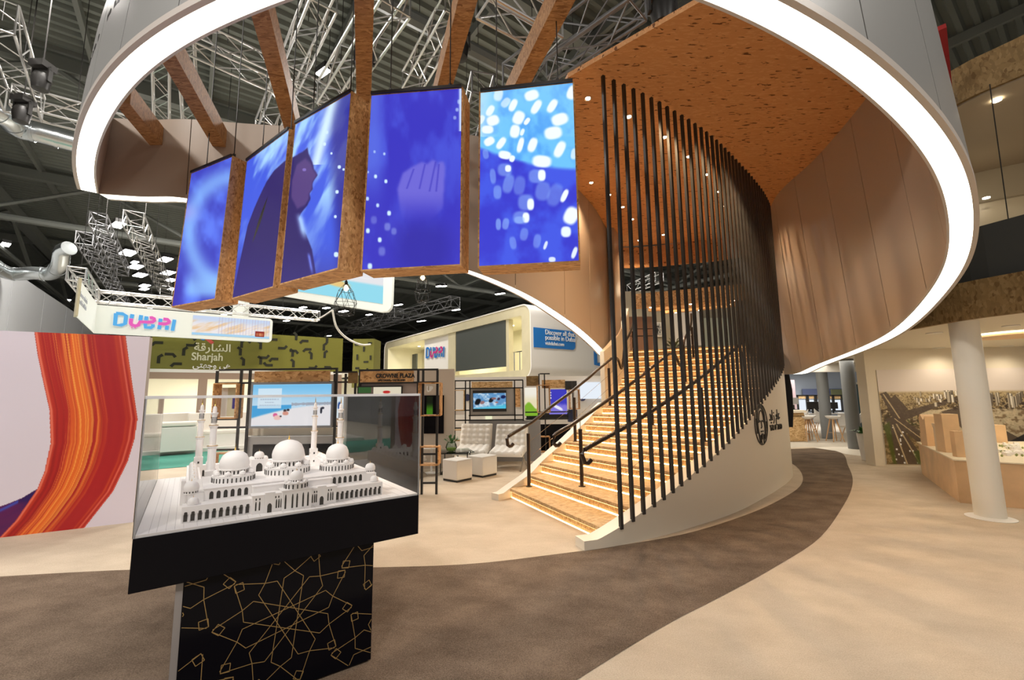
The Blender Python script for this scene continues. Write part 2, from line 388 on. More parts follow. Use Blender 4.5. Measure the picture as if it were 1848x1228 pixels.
# far walls
wl = MB(); Pw = Vector((-20, 17, 0)); dw = Vector((-.575, .818, 0))
for k in range(-6, 16):
    p0 = Pw + dw * (k * 4.2); p1 = Pw + dw * (k * 4.2 + 4.12)
    wl.slab([p0, p1, p1 + Vector((0, 0, 6.7)), p0 + Vector((0, 0, 6.7))], .1)
tag(wl.build('wall_left', mat('hall_wall_panel', (.50, .51, .53), .35, metal=.3)), kind='structure')
wf = MB(); wf.slab([hall(104, -60, 0), hall(104, 76, 0), hall(104, 76, 13), hall(104, -60, 13)], .2)
wf.slab([hall(-8, 75, 0), hall(104, 75, 0), hall(104, 75, 13), hall(-8, 75, 13)], .2)
tag(wf.build('wall_back', mat('far_wall', (.10, .10, .11), .8)), kind='structure')
wu = MB(); wu.slab([hall(-8, -60, 0), hall(104, -60, 0), hall(104, -60, 13), hall(-8, -60, 13)], .2)
tag(wu.build('wall_far_left', mat('far_wall', (.10, .10, .11), .8)), kind='structure')

# high bay lamps seen in the roof
def highbay(p, s, label=None, group='high bay lamps under the hall roof'):
    t = T('high_bay_lamp', label or 'bright white high bay lamp hanging under the dark hall roof', 'lamp', p, group)
    h = MB().box((0, 0, .14), (s, s * .45, .16), -.6).build('housing', BLACK); attach0(h, t)
    l = MB().box((0, 0, .04), (s * .92, s * .4, .05), -.6).build('lens', LAMPW); attach0(l, t)
    return t
def attach0(o, t): o.parent = t
HB = [(213, 408, .9), (10, 443, .7), (231, 458, 1.3), (298, 470, 1.1), (243, 475, .6), (245, 483, 1.2), (253, 498, 1.2), (303, 494, 1.2), (308, 507, 1.0), (261, 517, 1.0),
      (260, 523, .9), (310, 523, .8), (78, 504, .7), (122, 543, .7), (273, 556, .8), (404, 569, .7), (547, 556, .8), (589, 557, .8), (620, 563, 1.0), (517, 580, .8), (594, 607, .7),
      (792, 518, .45), (801, 518, .45), (716, 552, .5), (722, 551, .5), (899, 532, .5), (906, 531, .5), (820, 561, .5), (826, 560, .5), (666, 569, .7), (757, 581, .6), (764, 580, .6)]
for px, py, s in HB: highbay(fl(px, py, HZ - 2.9), s)
for px, py in ((1297, 463), (1308, 461), (1121, 510)): highbay(fl(px, py, HZ - 2.9), .3)
highbay(fl(583, 133, 10.0), .42, 'single bright floodlight in the roof above the third blue screen', None)

# ================================================================== RIGGING TRUSSES
def truss(name, label, P, Q, s=.4, m=None, tri=False, group=None, pitch=None, r=.026):
    t = T(name, label, 'truss', P, group); P = Vector(P); Q = Vector(Q); d = (Q - P); L = d.length; d.normalize()
    S = d.cross(Vector((0, 0, 1))).normalized() if abs(d.z) < .95 else Vector((1, 0, 0)); U = S.cross(d)
    c = [S * (i * s / 2) + U * (j * s / 2) for i, j in ((-1, -1), (1, -1), (1, 1), (-1, 1))]
    ch = MB()
    for o_ in c: ch.tube([P + o_, Q + o_], r, 8)
    ch.build('chord', m or ALU, t, smooth=True)
    k = max(2, int(L / (pitch or s * 1.1))); br = MB()
    for e in range(4):
        a, b_ = c[e], c[(e + 1) % 4]
        for i in range(k):
            p = P + d * (L * i / k); q = P + d * (L * (i + 1) / k)
            br.tube([p + (a if i % 2 else b_), q + (b_ if i % 2 else a)], r * .5, 5, False)
    for i in (0, k):
        p = P + d * (L * i / k)
        for e in range(4): br.tube([p + c[e], p + c[(e + 1) % 4]], r * .7, 5, False)
    br.build('bracing', m or ALU, t)
    if abs(d.z) < .5:
        for f_ in (.2, .8):
            q = P.lerp(Q, f_); MB().tube([q + U * s / 2, (q.x, q.y, HZ - .3)], .008, 5).build('hoist_chain', BLACK, t)
    return t
TR = [  # (px,py,z) -> (px,py,z), size, metal, label
    ((-15, 20, 8.6), (45, 190, 8.6), .6, 0, 'aluminium truss at the left frame edge, running down to the moving lights'),
    ((25, 180, 8.6), (480, 300, 8.6), .5, 0, 'aluminium truss passing behind the far left of the light ring'),
    ((335, 62, 9.0), (640, 205, 9.0), .5, 0, 'aluminium truss crossing behind the second and third timber beams'),
    ((290, 50, 10.8), (292, 250, 9.2), .35, 0, 'upright aluminium truss left of the second timber beam'),
    ((335, 60, 10.8), (345, 250, 9.2), .35, 0, 'upright aluminium truss right of the second timber beam'),
    ((478, 235, 9.5), (585, -10, 9.5), .5, 0, 'bright ladder truss rising behind the third timber beam'),
    ((595, 175, 8.0), (715, -10, 8.0), .5, 0, 'aluminium truss behind the fourth timber beam'),
    ((742, 150, 9.0), (822, 10, 9.0), .42, 0, 'bright short ladder truss end above the fourth screen'),
    ((872, -10, 7.4), (1000, 62, 7.4), .42, 0, 'copper lit truss crossing at the top between the two right timber beams'),
    ((925, 150, 7.4), (1150, -10, 7.4), .5, 1, 'dark truss beside the far right timber beam along the board ceiling'),
    ((1000, 130, 8.4), (1210, -5, 8.4), .5, 1, 'dark truss just above the edge of the board ceiling'),
    ((836, 285, 8.5), (872, 150, 8.5), .5, 1, 'dark truss seen in the gap between the two right screens'),
    ((176, 395, 8.0), (222, 490, 8.0), .45, 1, 'pale truss hanging over the corner of the hanging sign'),
    ((240, 395, 8.0), (300, 525, 8.0), .55, 0, 'pale truss hanging left of the first screen'),
    ((152, 430, 8.0), (225, 550, 8.0), .5, 1, 'thin dark truss between the two pale ones at left'),
    ((640, 596, 8.4), (822, 545, 8.4), .8, 1, 'long dark truss under the roof left of the double deck stand'),
    ((560, 615, 8.4), (720, 565, 8.4), .8, 1, 'second long dark truss lower left of the double deck stand'),
    ((1138, 522, 8.0), (1190, 500, 8.0), .5, 0, 'pale truss seen through the rods beyond the upper floor'),
]
for a, b_, s, k, lab in TR:
    truss('lighting_truss', lab, fl(*a), fl(*b_), s, ALUD if k else ALU)

# ventilation ducts at the left
def duct(label, pts, r):
    t = T('ventilation_duct', label, 'duct', pts[0]); P = [Vector(p) for p in pts]
    c = cr([tuple(p) for p in P], 40); MB().tube([tuple(q) for q in c], r, 20).build('pipe', DUCT, t, smooth=True)
    for i in (6, 14, 22, 30): d = Vector(c[i + 1]) - Vector(c[i]); d.normalize(); MB().tube([Vector(c[i]) - d * .04, Vector(c[i]) + d * .04], r * 1.06, 20).build('band', DUCT, t, smooth=True)
duct('galvanised round duct with an elbow bend, at the left below the roof', [fl(-30, 470, 6.3), fl(18, 494, 6.3), fl(60, 493, 6.3), fl(92, 494, 6.3), fl(108, 478, 6.4), fl(112, 455, 6.8), fl(125, 448, 6.9)], .24)
duct('large galvanised duct at the left frame edge above the other duct', [fl(-30, 190, 8.8), fl(10, 210, 8.8), fl(35, 232, 8.8), fl(70, 240, 8.8), fl(150, 262, 8.8)], .26)
# moving head lamps hung on the trusses
for px, py, z, lab in ((75, 140, 8.2, 'black moving head lamp hanging from the far left truss'), (40, 200, 8.0, 'dark moving head lamp with a blue glint at the left edge'), (657, 110, 7.8, 'black moving head lamp beside the fourth timber beam'),
                   (830, 80, 7.8, 'black lamp hanging beside the fifth timber beam'), (1195, 10, 6.6, 'large black loudspeaker cluster over the board ceiling edge')):
    p = fl(px, py, z); t = T('moving_head_lamp', lab, 'stage lamp', p)
    MB().lathe((p.x, p.y, p.z - .05), [(.02, -.25), (.13, -.22), (.16, 0), (.12, .12)], 16).build('head', BLACK, t, smooth=True)
    MB().box((p.x, p.y, p.z + .25), (.3, .3, .14)).build('base', BLACK, t)
    MB().tube([p + Vector((0, 0, .3)), (p.x, p.y, HZ - .3)], .012, 6).build('safety_line', BLACK, t)
    MB().bar(p + Vector((-.17, 0, .2)), p + Vector((-.17, 0, -.1)), .03, .08).bar(p + Vector((.17, 0, .2)), p + Vector((.17, 0, -.1)), .03, .08).bar(p + Vector((-.19, 0, .19)), p + Vector((.19, 0, .19)), .03, .08).build('yoke', BLACK, t)

# ================================================================== RING CANOPY
ZT = 5.5
main = [(1464, 660, 2.045), (1516, 642, 2.16), (1614, 596, 2.37), (1660, 545, 2.62), (1700, 495, 2.82), (1710, 446, 2.97), (1710, 390, 3.14), (1690, 320, 3.3), (1655, 265, 3.4),
        (1600, 205, 3.5), (1530, 145, 3.6), (1450, 90, 3.68), (1370, 45, 3.75), (1290, 8, 3.82)]
left = [(523, 0, 4.2), (369, 64, 4.25), (268, 131, 4.3), (218, 188, 4.33), (188, 242, 4.36), (173, 295, 4.38), (174, 339, 4.4), (178, 349, 4.4)]
cp = [(6.15, 9.95, 1.98), (5.82, 9.15, 1.95), (5.5, 8.4, 1.95)] + [tuple(fl(*p)) for p in main + [(1130, -45, 3.9), (950, -75, 4.0), (750, -65, 4.1), (620, -30, 4.17)]] + [tuple(fl(*p)) for p in left]
RM = cr(cp, 241)
for _ in range(2):
    pad = np.concatenate([2 * RM[:1] - RM[10:0:-1], RM, 2 * RM[-1:] - RM[-2:-12:-1]]); kk = np.hanning(21)[1:-1]; kk /= kk.sum(); h = len(kk) // 2
    RM = np.stack([np.convolve(pad[:, j], kk, 'same')[10:-10] for j in range(3)], 1)
rear = [tuple(fl(*p)) for p in [(178, 349, 4.4), (255, 354, 4.38), (335, 357, 4.35), (480, 390, 4.14), (645, 424, 3.88), (750, 457, 3.64), (840, 485, 3.43), (900, 507, 3.29), (960, 535, 3.12), (1010, 566, 2.93), (1050, 595, 2.76), (1080, 622, 2.58), (1100, 643, 2.43)]] + [(2.32, 9.75, 2.4), (2.6, 10.35, 2.42)]
RR = cr(rear, 121)
def ring_side(C, label, name, outsign, fl_=.06, panel_every=12, drop=0):
    root = T(name, label, 'canopy', tuple(C[0]))
    P = [Vector(p) for p in C]; N = len(P); nr = []
    for i in range(N):
        d = (P[min(i + 1, N - 1)] - P[max(i - 1, 0)]); d.z = 0; d.normalize(); nr.append(Vector((d.y, -d.x, 0)) * outsign)
    def off(i, o, z=None, dz=0):
        p = P[i] + nr[i] * o; return (p.x, p.y, (z if z is not None else p.z + dz))
    def wall(o, th, mt, nm, i0, i1):         # leaning wall sheet between samples i0..i1
        rows = []
        for s_ in (0, 1):
            lo = []; hi = []
            for i in range(i0, i1 + 1):
                z0 = P[i].z; lo.append(off(i, o + s_ * th)); hi.append(off(i, o + s_ * th - fl_ * (ZT - z0), ZT))
            rows.append((lo, hi))
        mb = MB(); mb.grid([rows[0][0], rows[0][1]]); mb.grid([rows[1][0], rows[1][1]]); mb.grid([rows[0][0], rows[1][0]]); mb.grid([rows[0][1], rows[1][1]])
        for k in (0, -1): mb.add([rows[0][0][k], rows[1][0][k], rows[1][1][k], rows[0][1][k]], [(0, 1, 2, 3)])
        return mb.build(nm, mt, root, smooth=True)
    # inner and outer panels with open joints, dark carcass between them
    for i0 in range(0, N - 1, panel_every):
        i1 = min(i0 + panel_every, N - 1)
        wall2(P, nr, i0, i1, 0.0, .012, BEIGEP, 'inner_panel', root, fl_)
        wall2(P, nr, i0, i1, .21, -.012, GREYP, 'outer_panel', root, fl_)
    wall(.02, .02, BLACK, 'inner_carcass', 0, N - 1); wall(.19, -.02, BLACK, 'outer_carcass', 0, N - 1)
    # soffit lips and light strip
    lip = MB()
    for a, b_ in ((.0, .020), (.172, .210)):
        rows = [[off(i, a, dz=-.004) for i in range(N)], [off(i, b_, dz=-.004) for i in range(N)], [off(i, b_, dz=.05) for i in range(N)], [off(i, a, dz=.05) for i in range(N)], [off(i, a, dz=-.004) for i in range(N)]]
        lip.grid(rows)
    lip.build('edge_lip', mat('lip_paint', (.55, .50, .46), .4), root)
    st = MB(); st.grid([[off(i, .018, dz=-.002) for i in range(N)], [off(i, .174, dz=-.002) for i in range(N)]]); st.build('light_strip', LED, root)
    tp = MB(); tp.grid([[off(i, -fl_ * (ZT - P[i].z), ZT + .002) for i in range(N)], [off(i, .21 - fl_ * (ZT - P[i].z), ZT + .002) for i in range(N)]]); tp.build('top_cap', GREYP, root)
    return root, P, nr
def wall2(P, nr, i0, i1, o, th, mt, nm, root, fl_):
    g = .006; rows = []
    def pt(i, t, oo, top):
        j = min(i + 1, len(P) - 1); p = P[i].lerp(P[j], t); q = nr[i].lerp(nr[j], t)
        p2 = p + q * (oo - (fl_ * (ZT - p.z) if top else 0)); return (p2.x, p2.y, ZT if top else p2.z)
    L = max((P[i0 + 1] - P[i0]).length, .01); e = min(.4, g / L)
    idx = [(i0, e)] + [(i, 0) for i in range(i0 + 1, i1)] + [(i1 - 1, 1 - e)]
    A = [[pt(i, t, o, k) for i, t in idx] for k in (False, True)]; B = [[pt(i, t, o + th, k) for i, t in idx] for k in (False, True)]
    mb = MB(); mb.grid(A); mb.grid(B); mb.grid([A[0], B[0]]); mb.grid([A[1], B[1]])
    for k in (0, -1): mb.add([A[0][k], B[0][k], B[1][k], A[1][k]], [(0, 1, 2, 3)])
    mb.build(nm, mt, root, smooth=True)
RING, RP, RN = ring_side(RM, 'large curved canopy ring with a bright white light strip along its lower edge', 'ring_canopy', -1)
REAR, QP, QN = ring_side(RR, 'curved rear wall of the canopy behind the screens, with a thin light strip below', 'canopy_rear_wall', -1, fl_=.02, panel_every=13)
# raised black lettering on the outside of the ring at the left
let = []
def on_ring(i, z, o=.213):
    p = RP[i] + RN[i] * (o - .06 * (ZT - RP[i].z)); return Vector((p.x, p.y, z))
def ring_text(s, i0, z, size, step):
    for k, ch in enumerate(s):
        if ch == ' ': continue
        i = int(round(i0 - k * step))
        if i < 0 or i >= len(RP): continue
        X = (RP[i - 1] - RP[i + 1]) if i + 1 < len(RP) else (RP[i - 1] - RP[i]); X.z = 0
        p = on_ring(i, z); let.append(text('raised_letter', ch, size, p, X, (0, 0, 1), BLACK, RING, ext=.025, bold=.008))
ring_text('ABU DHABI EMIRATES', 228, 4.90, .28, 2.6)
ring_text('WELCOME TO UAE', 226, 4.60, .22, 2.4)

# ================================================================== BOARD CEILING OVER THE STAIR
ce = [(.714, 4.869), (.36, 6.42)]
for i in range(70, 121, 3):
    p = QP[i] - QN[i] * (.02 * (5.4 - QP[i].z))
    if p.x > .45: ce.append((p.x, p.y))
ce += [(2.75, 11.1), (5.6, 10.6)]
for i in range(0, 110, 4):
    p = RP[i] - RN[i] * (.06 * (5.4 - RP[i].z)); ce.append((p.x, p.y))
    if p.y < 3.0: break
ce += [(1.91, 3.83)]
tag(MB().prism(ce, 5.4, 5.46).build('ceiling', OSBC), kind='structure')
bk = MB(); Q0 = [(2.6, 11.12), (3.4, 11.1), (4.3, 10.85), (5.3, 10.5), (5.9, 9.9)]; Q0 = cr([(*q, 5.4) for q in Q0], 14)
for k in range(13): bk.slab([Q0[k], Q0[k + 1], Q0[k + 1] - np.array([0, 0, .55]), Q0[k] - np.array([0, 0, .55])], .06)
trim(bk, OSBC)
for px, py in ((1061, 178), (1135, 211), (1199, 248), (1067, 330), (1099.5, 352), (1124, 374), (1141, 396), (1243, 283), (1276, 315), (1298, 346), (1309, 372), (1153, 434), (1197, 424)):
    p = fl(px, py, 5.395); t = T('ceiling_downlight', 'small bright downlight set into the orange board ceiling', 'downlight', p, 'downlights in the board ceiling')
    MB().lathe((p.x, p.y, p.z - .006), [(.032, .005), (.045, 0), (.045, .006)], 16).build('rim', CHROME, t)
    MB().lathe((p.x, p.y, p.z - .005), [(.001, 0), (.03, 0), (.03, .004)], 12).build('lens', DOWNW, t)
for px, py in ((1135, 211), (1067, 330), (1243, 283), (1309, 372), (1153, 434), (1199, 248)):
    p = fl(px, py, 5.36); light('SPOT', p, 210, (1, .70, .40), .05, spot=120, name='downlight_beam', target=(p.x, p.y, 0))

# timber beams spanning the ring
bd = Vector((-.322, .947, 0)).normalized()
for k, (px, py, lab) in enumerate([(293, 259, 'first timber board beam from the left, ending on the rear wall'), (398, 252, 'second timber board beam from the left, ending on the rear wall'),
        (531, 236, 'third timber board beam, its end beside the second screen'), (657, 168, 'fourth timber board beam, coming straight down to the third screen'),
        (798, 158, 'fifth timber board beam, above the fourth screen'), (935, 150, 'sixth timber board beam at the right, above the fifth screen')]):
    e = fl(px, py, 5.25 if k < 2 else 5.3)
    if k >= 2:                                # behind the screens the beam runs on to the rear wall
        while True:
            near = min(((QP[i].xy - e.xy).length for i in range(len(QP))))
            if near < .12 or e.y > 8: break
            e = e + bd * .05
    s0 = e - bd * .02; t_ = 0; st = s0.copy()
    while st.y > 2.0:
        st = st - bd * .05
        if min((RP[i].xy - st.xy).length for i in range(0, len(RP), 2)) < .16: break
    b = MB().bar(st, s0, .17, .26); o = b.build('timber_beam', OSBM, bevel=.004); tag(o, lab, 'beam', 'timber beams across the ring')

# ================================================================== STAIRCASE
NS = 18; RI = .15
Lc = [(-.30, 6.78), (-.02, 7.06), (.28, 7.33), (.48, 7.55), (.71, 7.77), (.95, 8.0), (1.16, 8.2), (1.38, 8.4), (1.57, 8.6), (1.80, 8.85), (2.02, 9.12), (2.2, 9.42), (2.36, 9.72), (2.5, 10.02), (2.64, 10.32), (2.76, 10.6), (2.88, 10.88), (2.98, 11.16), (3.08, 11.42), (3.18, 11.7)]
Rc = [(.60, 4.86), (.98, 5.0), (1.36, 5.2), (1.73, 5.42), (2.08, 5.66), (2.42, 5.9), (2.74, 6.15), (3.06, 6.43), (3.38, 6.74), (3.69, 7.05), (4.0, 7.36), (4.31, 7.69), (4.62, 8.03), (4.91, 8.38), (5.17, 8.73), (5.38, 9.1), (5.57, 9.48), (5.75, 9.86), (5.92, 10.24), (6.08, 10.6)]
def lp_(C, s):
    s = max(0, min(len(C) - 1.001, s)); i = int(s); f_ = s - i; return Vector((C[i][0] * (1 - f_) + C[i + 1][0] * f_, C[i][1] * (1 - f_) + C[i + 1][1] * f_, 0))
stair = T('staircase', 'wide curved board staircase with warm light strips under every step', 'staircase', (1.2, 7, 0))
def V3(p, z): return Vector((p.x, p.y, z))
for i in range(1, NS + 1):
    a, b_ = lp_(Lc, i), lp_(Rc, i); a2, b2 = lp_(Lc, i + 1), lp_(Rc, i + 1); z = i * RI
    g = (a2 + b2 - a - b_).normalized()
    ov = .045                                                       # nosing overhang
    MB().hexa([V3(a - g * ov, z - .045), V3(b_ - g * ov, z - .045), V3(b2 + g * .02, z - .045), V3(a2 + g * .02, z - .045)], [V3(a - g * ov, z), V3(b_ - g * ov, z), V3(b2 + g * .02, z), V3(a2 + g * .02, z)]).build('tread', OSBP, stair, bevel=.003) if i < NS else None
    MB().hexa([V3(a, z - RI), V3(b_, z - RI), V3(b_ + g * .02, z - RI), V3(a + g * .02, z - RI)], [V3(a, z - .046), V3(b_, z - .046), V3(b_ + g * .02, z - .046), V3(a + g * .02, z - .046)]).build('riser', OSBP, stair)
    zb_ = z - RI + .001; MB().hexa([V3(a - g * .020, zb_), V3(b_ - g * .020, zb_), V3(b_ - g * .001, zb_), V3(a - g * .001, zb_)], [V3(a - g * .020, zb_ + .006), V3(b_ - g * .020, zb_ + .006), V3(b_ - g * .001, zb_ + .012), V3(a - g * .001, zb_ + .012)]).build('light_strip', LEDW, stair)
    zc = z - .053; MB().hexa([V3(a - g * .030, zc), V3(b_ - g * .030, zc), V3(b_ - g * .014, zc), V3(a - g * .014, zc)], [V3(a - g * .030, zc + .007), V3(b_ - g * .030, zc + .007), V3(b_ - g * .014, zc + .007), V3(a - g * .014, zc + .007)]).build('nosing_light', LEDN, stair)
# stringers
def nrmls(C):
    out = []
    for i in range(len(C)):
        d = Vector(C[min(i + 1, len(C) - 1)]) - Vector(C[max(i - 1, 0)]); d.normalize(); out.append(Vector((d.y, -d.x, 0)))
    return out
def stringer(C, sgn, wd, nm, s0, s1, top, drum):
    P = cr([(*c, 0) for c in C], None)[0]; step = np.interp(np.arange(len(P)), np.linspace(0, len(P) - 1, len(C)), np.arange(len(C)))
    rows = [[], [], [], []]
    for k, s in enumerate(step):
        if s < s0 or s > s1 or (k % 3 and s < s1 - .1): continue
        p = Vector(P[k]); q = Vector(P[min(k + 1, len(P) - 1)]) - Vector(P[max(k - 1, 0)]); q.normalize(); nn = Vector((q.y, -q.x, 0)) * sgn
        z = max(.10, RI * s + top); zb = 0 if drum else max(0, z - .42)
        rows[0].append(V3(p + nn * .002, zb)); rows[1].append(V3(p + nn * .002, z)); rows[2].append(V3(p + nn * wd, z)); rows[3].append(V3(p + nn * wd, zb))
    mb = MB(); mb.grid([rows[0], rows[1], rows[2], rows[3], rows[0]])
    for k in (0, -1): mb.add([r[k] for r in rows], [(0, 1, 2, 3)])
    return mb.build(nm, CREAM, stair, smooth=True), rows
_, RS = stringer(Rc, 1, .20, 'stringer', .05, 18.9, .02, True)
_, LS = stringer(Lc, -1, .16, 'stringer', .2, 9.3, .02, True)
_, L2 = stringer(Lc, -1, .10, 'stringer', 9.3, 18.9, 1.05, True)
_, R2 = stringer(Rc, 1, .06, 'end_wall', 18.3, 18.95, .02, True)
# hidden carcass behind the stairs and landing
ld = MB(); ld.hexa([V3(lp_(Lc, 18), 2.55), V3(lp_(Rc, 18), 2.55), Vector((7.6, 14.5, 2.55)), Vector((3.6, 16, 2.55))], [V3(lp_(Lc, 18), 2.7), V3(lp_(Rc, 18), 2.7), Vector((7.6, 14.5, 2.7)), Vector((3.6, 16, 2.7))])
trim(ld, OSBP)

# rods from the stringer to the ceiling
rods = T('rod_screen', 'curved screen of tall black steel rods between stair edge and board ceiling', 'rod screen', (3.3, 6.7, 0))
oc, os_ = cr([(*(Vector(c) + n_.to_2d() * .20), i_) for i_, (c, n_) in enumerate(zip(Rc, nrmls(Rc)))], None)
def oncurve(s):
    return Vector((np.interp(s, os_, oc[:, 0]), np.interp(s, os_, oc[:, 1]), 0)), float(np.interp(s, os_, oc[:, 2]))
s0_ = None
for k in range(58):
    s = .50 + k * .163
    p, st_ = oncurve(s)
    if st_ > 18.7: break
    zb = RI * st_ + .02 + .0
    MB().bar(V3(p, zb - .03), V3(p, 5.4), .036, .036, upv=(p - oncurve(s + .05)[0]).normalized()).build('rod', BLACK, rods)

# handrails
def handrail(label, fr, sl, posts, kink=None):
    def P(s, h): return V3(lp_(Lc, s).lerp(lp_(Rc, s), fr), RI * s + h)
    root = T('handrail', label, 'handrail', P(1, 0))
    def pt(s, h):
        if s >= 1: return P(s, h)
        a = P(1, h); b_ = P(2, h); return a + (b_ - a) * (s - 1)
    RH = .86; pts = []
    e = pt(sl, RH); g = (pt(sl, RH) - pt(sl + 1, RH)).normalized()
    g2 = Vector((g.x, g.y, 0)).normalized()
    hook = [e + g2 * a_ + Vector((0, 0, b_)) for a_, b_ in ((-.06, -.135), (-.01, -.168), (.045, -.15), (.075, -.095), (.05, -.03))]
    # hook curls back under the rail end
    hook = [tuple(h_) for h_ in hook]
    line = [tuple(pt(s, h)) for s, h in sl_pts(sl, RH, kink)]
    c = cr(hook + line, 160); MB().tube([tuple(q) for q in c], .027, 12).build('rail', BROWNM, root, smooth=True)
    tops = []
    for s in posts:
        p = pt(s, 0); p.z = RI * int(s)
        z1 = RI * s + RH
        po = MB().tube([p, p + Vector((0, 0, z1 - p.z - .14))], .028, 12).build('post', BROWNM, root, smooth=True)
        MB().tube([V3(p, z1 - .14), V3(p, z1)], .006, 6).build('pin', CHROME, po)
        MB().lathe(tuple(p), [(.05, 0), (.05, .008), (.03, .012)], 16).build('foot_plate', BROWNM, po, smooth=True)
        tops.append((s, p))
    for h in (.33, .58):
        for (s_, a), (s2, b_) in zip(tops, tops[1:]):
            MB().tube([V3(pt(s_, 0), RI * s_ + h), V3(pt(s2, 0), RI * s2 + h)], .003, 5).build('cable', CHROME, root)
    return root
def sl_pts(sl, RH, kink):
    out = [(s, RH) for s in np.arange(sl + .15, kink or 18, .5)]
    if kink:
        out += [(kink, RH), (kink + .9, RH - .12), (kink + 1.6, RH - .42), (kink + 2.1, RH - .30), (kink + 2.6, RH - .05)] + [(s, RH) for s in np.arange(kink + 3.2, 18.2, 1)]
    return out
handrail('left handrail on the staircase, its curled end lowest in front of the seats', .05, .75, [1.7, 5.4, 9.2, 12.5, 16], 9.6)
handrail('middle handrail on the staircase, its post standing in the middle of a low step', .50, 1.35, [2.5, 7.6, 12, 16], 9.6)
handrail('right handrail on the staircase, passing behind the first black rods', .93, .8, [1.9, 6.3, 10.5, 15], 10.6)

# emblem and lettering on the curved stair wall
def drum_pt(s, z, o=.012):
    p, st_ = oncurve(s); q = oncurve(s + .02)[0] - p; q.normalize(); return V3(p + Vector((q.y, -q.x, 0)) * o, z), q
def drum_at(px, py):                         # the point of the stair wall seen at a pixel
    best = None
    for s in np.arange(1, 7.2, .01):
        p, q = drum_pt(s, 0, 0); a = at(px, py, p.y); e = abs(a.x - p.x)
        if best is None or e < best[0]: best = (e, s, a.z)
    return best[1], best[2]
emb = T('wall_emblem', 'round black emblem of a face in a headscarf, raised on the curved stair wall', 'emblem', drum_pt(drum_at(1372, 766)[0], 1.1)[0])
sc_, zc_ = drum_at(1373, 766)
zt_ = drum_at(1373, 728)[1]; RAD = zt_ - zc_
dm = MB()
def dstroke(pts, wd):                        # stroke in emblem coordinates (units of the radius) wrapped onto the wall
    for (x0, y0), (x1, y1) in zip(pts, pts[1:]):
        L = math.hypot(x1 - x0, y1 - y0) or 1e-6; nx, ny = -(y1 - y0) / L * wd * .33, (x1 - x0) / L * wd * .33
        cs = [(x0 + nx, y0 + ny), (x0 - nx, y0 - ny), (x1 - nx, y1 - ny), (x1 + nx, y1 + ny)]
        dm.hexa([drum_pt(sc_ + a * RAD, zc_ + b_ * RAD, .004)[0] for a, b_ in cs], [drum_pt(sc_ + a * RAD, zc_ + b_ * RAD, .014)[0] for a, b_ in cs])
ci = lambda cx, cy, rx, ry, a0, a1, n_=24: [(cx + rx * math.cos(math.radians(a0 + (a1 - a0) * k / n_)), cy + ry * math.sin(math.radians(a0 + (a1 - a0) * k / n_))) for k in range(n_ + 1)]
dstroke(ci(0, 0, .96, .96, 0, 360, 48), .07)
dstroke(ci(0, .25, .55, .60, -10, 190), .24)
dstroke(ci(.05, .15, .36, .5, 0, 180), .06)
for pts, wd in (([(-.55, .2), (-.50, -.2), (-.30, -.85)], .12), ([(.55, .2), (.62, -.2), (.5, -.75)], .30), ([(-.72, .3), (-.66, -.4)], .10), ([(-.40, .12), (-.12, .16)], .10), ([(.12, .16), (.34, .10)], .09),
                ([(.0, .14), (.06, -.14), (-.08, -.18)], .07), ([(-.14, -.34), (.24, -.34)], .10), ([(.05, -.44), (.05, -.72)], .34), ([(-.2, -.5), (-.1, -.93)], .08), ([(.3, -.5), (.22, -.9)], .08), ([(.8, .1), (.78, -.4)], .10)):
    dstroke(pts, wd)
dm.build('emblem_relief', BLACK, emb)
def drum_text(s, px0, py0, px1, py1, size, nm, lab, rev=False):
    s0, z0 = drum_at(px0, py0); s1, z1 = drum_at(px1, py1)
    root = T(nm, lab, 'lettering', drum_pt(s0, z0)[0]); n_ = len(s)
    for k, ch in enumerate(s):
        if ch == ' ': continue
        ss = s0 + (s1 - s0) * k / n_; p, q = drum_pt(ss, z0 + (z1 - z0) * k / n_, .004)
        text('raised_letter', ch, size, p, q, (0, 0, 1), BLACK, root, ext=.007, bold=.001)
ARAB = '\ufeaa\ufef3\u0627\u0632 \u0645\u0627\ufecb'
drum_text('YEAR OF ZAYED', 1389.5, 778, 1410, 774.5, .13, 'wall_lettering', 'small black Latin lettering beside the emblem on the curved stair wall')
drum_text('\ufeaa\ufef3\ufe8d\ufeaf \ufee1\ufe8e\ufecb', 1388, 760, 1406, 757, .24, 'wall_lettering', 'black Arabic lettering above the small Latin line on the stair wall')

# ================================================================== PICTURE TOOLS
def sm(a, b_, x): t = np.clip((x - a) / (b_ - a + 1e-9), 0, 1); return t * t * (3 - 2 * t)
def hsh(x, y=0.0, s=0.0): v = np.sin(x * 127.1 + y * 311.7 + s * 74.7) * 43758.5453; return v - np.floor(v)
def vn(x, y, s=0.0):                          # value noise
    xi = np.floor(x); yi = np.floor(y); fx = x - xi; fy = y - yi; fx = fx * fx * (3 - 2 * fx); fy = fy * fy * (3 - 2 * fy)
    return (hsh(xi, yi, s) * (1 - fx) + hsh(xi + 1, yi, s) * fx) * (1 - fy) + (hsh(xi, yi + 1, s) * (1 - fx) + hsh(xi + 1, yi + 1, s) * fx) * fy
def fbm(x, y, s=0.0, o=4): return sum(vn(x * 2 ** k, y * 2 ** k, s + k) / 2 ** (k + 1) for k in range(o)) / (1 - .5 ** o)
def inpoly(X, Y, P):
    r = np.zeros(X.shape, bool); n_ = len(P)
    for i in range(n_):
        (x1, y1), (x2, y2) = P[i], P[(i + 1) % n_]
        if y1 == y2: continue
        c = ((y1 > Y) != (y2 > Y)) & (X < (x2 - x1) * (Y - y1) / (y2 - y1) + x1); r ^= c
    return r
